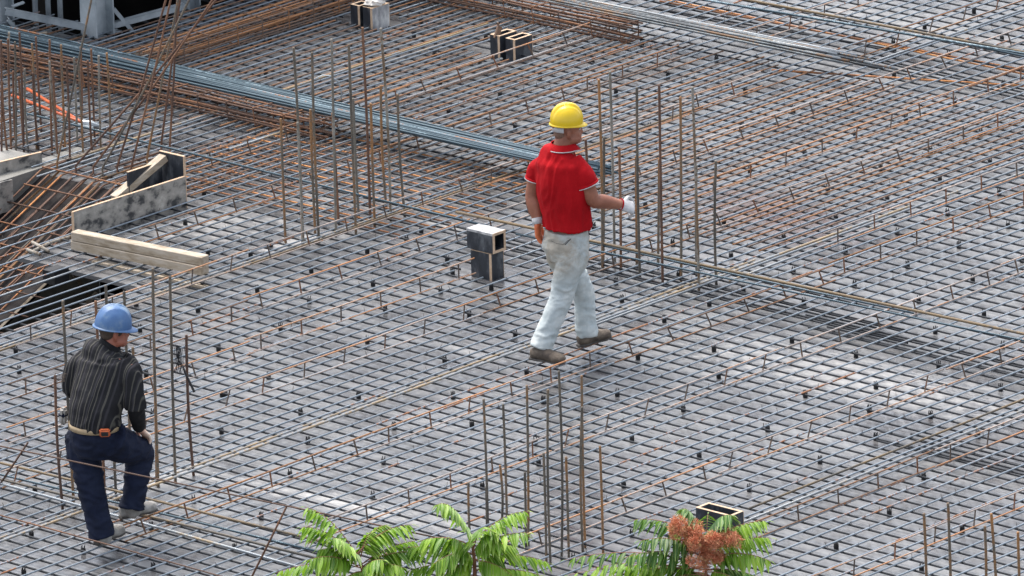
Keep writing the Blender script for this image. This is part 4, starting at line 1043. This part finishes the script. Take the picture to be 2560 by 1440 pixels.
# shirt hanging loose
STR = stripe_material((-.15, .97, .18))
b = Blob()
hemc = P2(240, 1064, .0)
b.loft([hemc, wst+UP*.05, chs, shc-UP*.03, shc+UP*.03, nkb+UP*.004], [.186, .188, .205, .215, .185, .078], [.156, .155, .165, .150, .12, .078], YL)
b.loft([shR+YL*.05, shR.lerp(elR, .3), shR.lerp(elR, .75), elR+UP*-.03], [.080, .078, .072, .068], [.085, .082, .074, .070], YL)
b.loft([shL-YL*.05, shL.lerp(elL, .4), elL, elL.lerp(wrL, .5)], [.082, .082, .078, .065], [.082, .082, .076, .064], YL)
fo = folds((9, 9, 5), .013, 5)
so_ = b.build('shirt', STR, r2, .008, 3, fo)
b = Blob(); b.loft([elR+UP*.09, elR, elR.lerp(wrR, .5), wrR-(wrR-elR)*.05], [.052, .060, .054, .042], [.052, .060, .054, .042], YL); b.build('sleeve', BLKC, r2, .006, 2, folds((14, 14, 14), .004))
b = Blob(); b.loft([elL.lerp(wrL, .45), wrL], [.055, .04], [.055, .04], UP); b.build('sleeve', BLKC, r2, .006, 2)
# yoke seam, paler
yk = []
for i in range(13):
    t = i/12; x = 205+(345-205)*t; yv = 868+38*t-14*math.sin(t*math.pi)
    yk.append(P2(x, yv+6, .135+.05*math.sin(t*math.pi)-.09+ .09*t))
# trousers
b = Blob()
b.loft([P2(236, 1062, 0), pel+UP*.03, pel-UP*.03, pel-UP*.11], [.168, .178, .180, .13], [.148, .155, .158, .12], YL)
b.loft([hpR+UP*.02, hpR.lerp(knR, .35), hpR.lerp(knR, .75), knR+UP*.0, knR.lerp(anR, .3), knR.lerp(anR, .7), anR+UP*.0], [.115, .115, .100, .088, .085, .080, .084], [.125, .12, .105, .092, .088, .084, .088], YL)
b.loft([hpL+UP*.04, hpL-UP*.08, hpL.lerp(knL, .6), knL, knL.lerp(anL, .5), anL], [.112, .118, .10, .088, .082, .086], [.125, .125, .105, .092, .085, .09], YL)
fz = folds((7, 7, 15), .012, 2)
tr = b.build('trousers', NAVY, r2, .008, 3, fz)
# belt, tape measure, pouch
bc_ = P2(236, 1058, 0); band(r2, 'belt', BELT, ringpts(bc_-UP*.012, XF, YL, .152, .174, 40), .036, .006, UP, tr)
tm = MB(); c_ = P2(262, 1082, .19); tq = Matrix.Rotation(math.radians(-48), 3, 'Z')@Matrix.Rotation(.25, 3, 'X')
off = Vector(r2.location)
def partbox(name, c, sz, rot, mat, par, bev=.008):
    bm = bmesh.new(); bmesh.ops.create_cube(bm, size=1)
    for v in bm.verts: v.co = Vector((v.co.x*sz[0], v.co.y*sz[1], v.co.z*sz[2]))
    bmesh.ops.bevel(bm, geom=bm.edges[:], offset=bev, segments=3, affect='EDGES')
    for v in bm.verts: v.co = rot@v.co+Vector(c)-off
    me = bpy.data.meshes.new(name); bm.to_mesh(me); bm.free(); me.materials.append(mat); o = bpy.data.objects.new(name, me); COL.objects.link(o); o.parent = par; return o
tp = partbox('tape_measure', c_, (.07, .032, .055), tq, M_ORNG, r2); partbox('tape_label', c_+tq@Vector((0, -.018, .0)), (.045, .004, .03), tq, M_BLACK, tp, .001)
pc = P2(158, 1040, -.1); partbox('belt_pouch', pc, (.05, .05, .12), Matrix.Rotation(.1, 3, 'X'), BOOT2, r2, .015); partbox('pouch_band', pc+Vector((0, 0, .01)), (.054, .054, .03), Matrix.Rotation(.1, 3, 'X'), NAVY, r2, .01)
# gloved hand on the knee
g3 = hand(r2, 'glove', WHITEC, wrR, (wrR-elR).normalized()*.55+XF*.55-YL*.25+UP*-.35, UP+XF*.5, 1.05, .55, -1); g3.build('glove', varied('work_glove_worn', [(.5, .14, .1), (.66, .45, .34), (.74, .68, .58)], 14, .8), r2, .0045, 1)
g4 = hand(r2, 'glove', ORP, wrL, YL*-1+XF*.3, UP, 1.0, .9, 1); g4.build('glove', ORP, r2, .0045, 1)
# boots: standing one on the mat, the other on the ladder rail
boot(r2, anL, at(243, 1362, .072), at(306, 1334, .075), BOOT2)
boot(r2, anR, at(302, 1298, .195), at(392, 1277, .215), BOOT2)
helmet(r2, hdc+u_*.036-f_*.012, f_-u_*.03, u_, (.124, .114, .145), BHEL, ((.010, .008, 0), (.006, .006, .5), (.006, .006, -.5)), .032, .012)
# thin wires held by the left hand
hw = MB()
for k in range(7):
    hw.tube([P2(134+k, 934+k*4+random.uniform(-3, 3), -.05), P2(150, 936+k*3, -.1), P2(192, 930+k*4, -.2)], .002, 3, False)
tag(hw.build('tying_wires', M_WIRE), 'brown tying wires held in front of the striped shirt beside the starter bar', 'wire')
# ------------------------------------------------------------------ sumac at the near edge
def leafmat(name, c0, c1, c2):
    m, t, N, L, b = nm(name); tc = N.new('ShaderNodeTexCoord'); n = noisen(N, L, tc.outputs['Object'], 6, 4)
    at_ = N.new('ShaderNodeAttribute'); at_.attribute_name = 'tone'
    f = mathn(N, L, 'ADD', mathn(N, L, 'MULTIPLY', n.outputs['Fac'], .5), mathn(N, L, 'MULTIPLY', at_.outputs['Fac'], .5))
    r = rampn(N, L, f, [(.25, c0), (.5, c1), (.75, c2)])
    L.new(r.outputs[0], b.inputs['Base Color']); b.inputs['Roughness'].default_value = .45
    tr = N.new('ShaderNodeBsdfTranslucent'); L.new(mixn(N, L, .5, r.outputs[0], (.25, .42, .03)), tr.inputs[0]); mx = N.new('ShaderNodeMixShader'); mx.inputs[0].default_value = .38
    L.new(b.outputs[0], mx.inputs[1]); L.new(tr.outputs[0], mx.inputs[2]); L.new(mx.outputs[0], N['Material Output'].inputs[0])
    return m
LEAF = leafmat('sumac_leaf', (.07, .18, .012), (.17, .34, .02), (.30, .48, .035))
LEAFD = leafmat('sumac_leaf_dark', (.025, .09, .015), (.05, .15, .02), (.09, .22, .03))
MIDR = varied('leaf_midrib', [(.35, .45, .12), (.5, .56, .2)], 10, .6)
STEM = varied('sumac_stem', [(.16, .07, .04), (.3, .13, .07)], 10, .7)
FLOW = varied('sumac_flower', [(.40, .12, .05), (.58, .20, .10), (.62, .30, .17), (.45, .38, .10)], 22, .8, detail=4)
def frond(root, bp, tp, arch, mat, n=13, L=.105, sway=1):
    bp, tp = Vector(bp), Vector(tp); mid = (bp+tp)/2+Vector((0, 0, arch)); mb = MB(); tone = []
    ln = (tp-bp).length; P_ = lambda t: bp*(1-t)**2+mid*2*t*(1-t)+tp*t*t
    off = Vector(root.location)
    rach = MB(); rach.tube([P_(i/10) for i in range(11)], [.0045*(1-.07*i) for i in range(11)], 5)
    hd = (tp-bp); hd.z = 0
    if hd.length < .02: hd = Vector((.7, -.7, 0))
    hd.normalize()
    sidev = Vector((-hd.y, hd.x, 0))
    ribs = MB()
    for i in range(n+1):
        t = .14+.86*i/n; p = P_(t); d = (P_(min(1, t+.02))-P_(t-.02)).normalized()
        for sgn in ((-1, 1) if i < n else (0,)):
            l = L*(1-.5*abs(t-.45)**1.5)*random.uniform(.86, 1.1)*(.75 if i == n else 1)
            if t > .8: l *= 1-(t-.8)*2
            dr = (sidev*sgn*random.uniform(.55, .9)+d*random.uniform(.35, .6)+Vector((0, 0, -random.uniform(.35, .75)))).normalized() if sgn else d
            wv = dr.cross(Vector((0, 0, 1)) if abs(dr.z) < .9 else sidev).normalized(); up = wv.cross(dr).normalized()
            wd = l*.14; tn = random.random()
            N_ = 6; rowp = []
            for k in range(N_+1):
                u = k/N_; c = p+dr*l*u+Vector((0, 0, -1))*l*.32*u*u
                ww = wd*math.sin(math.pi*min(1, u*.93+.07))**.75*(1 if u < .55 else 1-(u-.55)*1.1)
                rowp.append((c-wv*ww+up*ww*.35, c, c+wv*ww+up*ww*.35))
            b0 = len(mb.v)
            for a_, c_, e_ in rowp: mb.v += [a_, c_, e_]
            for k in range(N_):
                q = b0+k*3; mb.f += [[q, q+1, q+4, q+3], [q+1, q+2, q+5, q+4]]; mb.mi += [0, 0]; tone += [tn, tn]
            ribs.tube([r_[1]+up*.0012 for r_ in rowp], .0011, 3, False)
    def mk(m_, name, mats, par):
        me = bpy.data.meshes.new(name); me.from_pydata([tuple(v-off) for v in m_.v], [], m_.f); me.materials.append(mats)
        o = bpy.data.objects.new(name, me); COL.objects.link(o); o.parent = par; return o, me
    o, me = mk(mb, 'frond', mat, root)
    at_ = me.attributes.new('tone', 'FLOAT', 'FACE'); at_.data.foreach_set('value', tone)
    me.polygons.foreach_set('use_smooth', [True]*len(me.polygons))
    mk(rach, 'leaf_stalk', STEM, o); mk(ribs, 'midribs', MIDR, o)
NP = 8.7
def plant(stem_px, label, fronds, flower=None):
    base = ptn(stem_px[0][0], stem_px[0][1], NP); gnd = Vector((base.x, base.y, -3.4))
    e = empty('sumac', gnd, label, 'shrub', None)
    pts = [gnd, gnd.lerp(base, .5)+Vector((.05, .04, 0))]+[ptn(x, y, NP) for x, y in stem_px]
    mb = MB(); mb.tube(pts, [.03, .024]+[.014-.003*i for i in range(len(stem_px))], 8)
    me = bpy.data.meshes.new('stem'); me.from_pydata([tuple(v-gnd) for v in mb.v], [], mb.f); me.materials.append(STEM); o = bpy.data.objects.new('stem', me); COL.objects.link(o); o.parent = e
    for (bx, by, tx, ty, arch, dk) in fronds:
        ddn = random.uniform(-.18, .22)
        frond(e, ptn(bx, by, NP), ptn(tx, ty, NP+ddn), arch, LEAFD if dk == 2 else LEAF, 12 if abs(tx-bx)+abs(ty-by) > 90 else 9, .122)
    if flower:
        mb = MB()
        lumps = []
        for (fx, fy, rx, ry, rn, cnt) in flower:
            for q in range(7):
                an = random.uniform(0, 6.28); k_ = random.uniform(.2, .95)
                lumps.append((fx+rx*k_*math.cos(an), fy+ry*k_*math.sin(an), random.uniform(11, 20), random.uniform(11, 21), .04, cnt//6, random.uniform(.04, .2)))
        for (fx, fy, rx, ry, rn, cnt, dn_) in lumps:
            c0 = ptn(fx, fy, NP+dn_)
            for i in range(cnt):
                v = Vector((random.gauss(0, 1), random.gauss(0, 1), random.gauss(0, 1))).normalized()*random.random()**.4
                p = c0+R*(v.x*rx/350)+Vector((0, 0, v.z*ry/350))+FH*(v.y*rn)
                d_ = (p-c0+Vector((0, 0, .05))).normalized(); s1 = d_.orthogonal().normalized(); a = random.uniform(0, 6.28); s1 = Matrix.Rotation(a, 3, d_)@s1; s2 = d_.cross(s1)
                for k in range(4):
                    an = k*1.571; ax = s1*math.cos(an)+s2*math.sin(an); sz = random.uniform(.012, .022)
                    mb.v += [p, p+d_*sz*.5+ax*sz*.6+s2*.002, p+d_*sz*.9+ax*sz, p+d_*sz*.6+ax*sz*.55-s2*.002]; q = len(mb.v); mb.f.append([q-4, q-3, q-2, q-1])
        me = bpy.data.meshes.new('flower_head'); me.from_pydata([tuple(v-gnd) for v in mb.v], [], mb.f); me.materials.append(FLOW); o = bpy.data.objects.new('flower_head', me); COL.objects.link(o); o.parent = e
    return e
plant([(915, 1470), (905, 1420), (892, 1385)], 'leftmost green sumac at the bottom, its fronds spreading before the mat', [
    (892, 1388, 762, 1268, .13, 0), (890, 1395, 752, 1318, .12, 0), (892, 1385, 1030, 1312, .10, 0), (895, 1390, 968, 1312, .10, 0), (900, 1400, 795, 1375, .07, 1),
    (905, 1410, 1042, 1352, .06, 0), (905, 1420, 690, 1432, .09, 1), (895, 1415, 770, 1400, .08, 0), (905, 1425, 1010, 1420, .07, 1), (910, 1430, 860, 1455, .05, 1), (900, 1400, 930, 1330, .08, 0), (905, 1425, 960, 1400, .05, 0), (915, 1450, 740, 1452, .06, 1), (900, 1420, 1060, 1385, .10, 0), (915, 1445, 1040, 1455, .05, 1), (898, 1400, 830, 1345, .08, 0)])
plant([(1188, 1470), (1186, 1400), (1180, 1355)], 'middle green sumac at the bottom with the tallest drooping frond', [
    (1184, 1362, 1092, 1262, .19, 0), (1182, 1358, 1318, 1278, .10, 0), (1184, 1368, 1052, 1352, .08, 0), (1186, 1375, 1322, 1332, .07, 0), (1185, 1385, 1290, 1368, .07, 1), (1184, 1385, 1085, 1410, .07, 0),
    (1188, 1400, 1375, 1408, .09, 0), (1188, 1410, 1110, 1440, .05, 1), (1186, 1402, 1280, 1440, .06, 1), (1184, 1372, 1210, 1318, .07, 0), (1188, 1425, 1350, 1438, .05, 1), (1186, 1420, 1010, 1432, .08, 0), (1186, 1400, 990, 1375, .10, 0), (1190, 1440, 1060, 1460, .05, 1), (1184, 1380, 1250, 1318, .07, 0), (1190, 1430, 1250, 1405, .05, 0), (1186, 1410, 1130, 1345, .07, 1)])
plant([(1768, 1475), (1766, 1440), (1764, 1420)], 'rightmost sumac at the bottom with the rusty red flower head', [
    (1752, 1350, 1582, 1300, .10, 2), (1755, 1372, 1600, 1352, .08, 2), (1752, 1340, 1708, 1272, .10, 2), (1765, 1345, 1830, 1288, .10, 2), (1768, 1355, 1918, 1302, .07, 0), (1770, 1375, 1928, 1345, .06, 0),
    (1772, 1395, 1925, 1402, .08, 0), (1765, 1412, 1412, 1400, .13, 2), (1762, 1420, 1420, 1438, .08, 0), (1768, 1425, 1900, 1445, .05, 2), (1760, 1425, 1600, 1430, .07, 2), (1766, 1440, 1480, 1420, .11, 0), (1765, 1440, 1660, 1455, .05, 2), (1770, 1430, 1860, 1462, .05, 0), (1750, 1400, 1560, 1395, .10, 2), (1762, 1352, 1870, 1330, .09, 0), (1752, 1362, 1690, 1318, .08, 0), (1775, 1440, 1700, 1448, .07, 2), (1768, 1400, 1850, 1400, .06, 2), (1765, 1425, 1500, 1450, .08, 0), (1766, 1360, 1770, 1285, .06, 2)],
    [(1722, 1320, 44, 30, .09, 1000), (1810, 1345, 48, 24, .08, 600), (1750, 1366, 66, 34, .10, 1300), (1772, 1400, 42, 22, .08, 600)])

# ------------------------------------------------------------------ labels that single out each repeat
def ordn(n): return '%d%s' % (n, 'th' if 10 <= n % 100 <= 20 else {1: 'st', 2: 'nd', 3: 'rd'}.get(n % 10, 'th'))
def proj(p):
    q = p-CAM; w_ = q.dot(F); return 1280+FPX*q.dot(R)/w_, 720-FPX*q.dot(U)/w_
def anchor(o):
    if o.type == 'MESH' and o.location.length < 1e-6:
        vs = o.data.vertices; return (vs[0].co.copy(), vs[len(vs)-1].co.copy())
    return (o.location.copy(), o.location.copy())
bpy.context.view_layer.update()
G = {}
for o in SC.objects:
    if o.parent is None and o.get('group'): G.setdefault(o['group'], []).append((o, anchor(o)))
def by(key, fmt, group, start=1):
    for i, (o, a) in enumerate(sorted(G.get(group, []), key=lambda t: key(t[1]))): o['label'] = fmt(i+start)
midy = lambda a: (a[0].y+a[1].y)/2
midx = lambda a: (a[0].x+a[1].x)/2
def split(group, key, piv, up, dn):
    hi = sorted([t for t in G.get(group, []) if key(t[1]) > piv], key=lambda t: key(t[1]))
    lo = sorted([t for t in G.get(group, []) if key(t[1]) <= piv], key=lambda t: -key(t[1]))
    for i, (o, a) in enumerate(hi): o['label'] = up(ordn(i+1))
    for i, (o, a) in enumerate(lo): o['label'] = dn(ordn(i+1))
split(GA, midy, -1.16, lambda n: 'slim grey mat bar, %s above the thick pair at the walking man\'s feet' % n,
      lambda n: 'slim grey mat bar, %s below the thick pair at the walking man\'s feet' % n)
split(GB, midx, .1, lambda n: 'dark lower mat bar, %s beyond the black L shaped duct' % n, lambda n: 'dark lower mat bar, %s nearer than the black L shaped duct' % n)
by(lambda a: midy(a), lambda n: 'orange rusty bar among the grey upper ones, %s from the nearest' % ordn(n), 'rusty bars between the grey ones')
by(lambda a: midy(a), lambda n: 'rusty bar behind the plywood panel, %s from the nearest' % ordn(n), 'rusty bars behind the plywood panel')
by(lambda a: -proj(a[1])[0], lambda n: 'rusty bar end jutting over the dark void, %s from the right' % ordn(n), 'rusty bars ending over the void')
by(lambda a: proj(a[0])[1], lambda n: 'thick greyish brown lap bar along the mat, %s from the top' % ordn(n), 'thick lap bars in the upper mat')
by(lambda a: midx(a), lambda n: 'rusty bar low in the mat near the tall starter bars, %s from the nearest' % ordn(n), 'rusty bars of the lower mat')
by(lambda a: midx(a), lambda n: 'thick dark bar in the crowded beam strips, %s from the nearest' % ordn(n), 'crowded bars in the beam strips')
for g, t in (('starter bars of the cluster left of centre', 'tall ribbed starter bar left of centre'), ('starter bars before the red shirted man', 'tall ribbed starter bar before the red shirted man'),
             ('starter bars around the man in the blue helmet', 'ribbed starter bar around the man in the blue helmet'), ('starter bars behind the green leaves', 'ribbed starter bar behind the green leaves'),
             ('starter bars in the lower right corner', 'ribbed starter bar in the lower right corner'), ('starter bars at the left border', 'rusty starter bar at the left border'),
             ('bars bent up from the stair', 'long rusty bar bent up from the stair')):
    by(lambda a: proj(max(a, key=lambda v: v.z))[0], lambda n, t=t: '%s, %s from the left' % (t, ordn(n)), g)
by(lambda a: -proj(a[0])[0], lambda n: 'rusty bar lying down the stair slope, %s from the right' % ordn(n), 'bars along the stair slope')
by(lambda a: -midx(a), lambda n: 'thin dark cross bar over the stair slope, %s from its top' % ordn(n), 'cross bars over the stair slope')
by(lambda a: proj(a[0])[0], lambda n: 'pale wood offcut near the steel frame, %s from the left' % ordn(n), 'wood offcuts near the steel frame')
by(lambda a: proj(a[0])[1], lambda n: 'loose bar in the mat beyond the upper stack, %s from the top' % ordn(n), 'loose bars beyond the upper bundle')
by(lambda a: proj(a[0])[0], lambda n: 'dim upright post in shadow behind the steel frame, %s from the left' % ordn(n), 'dim posts behind the steel frame')
rws = {}
for o, a in G.get(GC, []): rws.setdefault(round(a[0].y*1.0+.05), []).append((o, a))
for ri, k in enumerate(sorted(rws)):
    for ci, (o, a) in enumerate(sorted(rws[k], key=lambda t: t[1][0].x)):
        o['label'] = 'low rusty bar ladder, %s from the left in the %s row from the front' % (ordn(ci+1), ordn(ri+1))
srt = sorted(G.get('black plastic spacers under the mat', []), key=lambda t: proj(t[1][0])[1])
for bi in range(0, len(srt), 12):
    for ci, (o, a) in enumerate(sorted(srt[bi:bi+12], key=lambda t: proj(t[1][0])[0])):
        o['label'] = 'black plastic spacer, %s from the left in the %s band of twelve downwards' % (ordn(ci+1), ordn(bi//12+1))
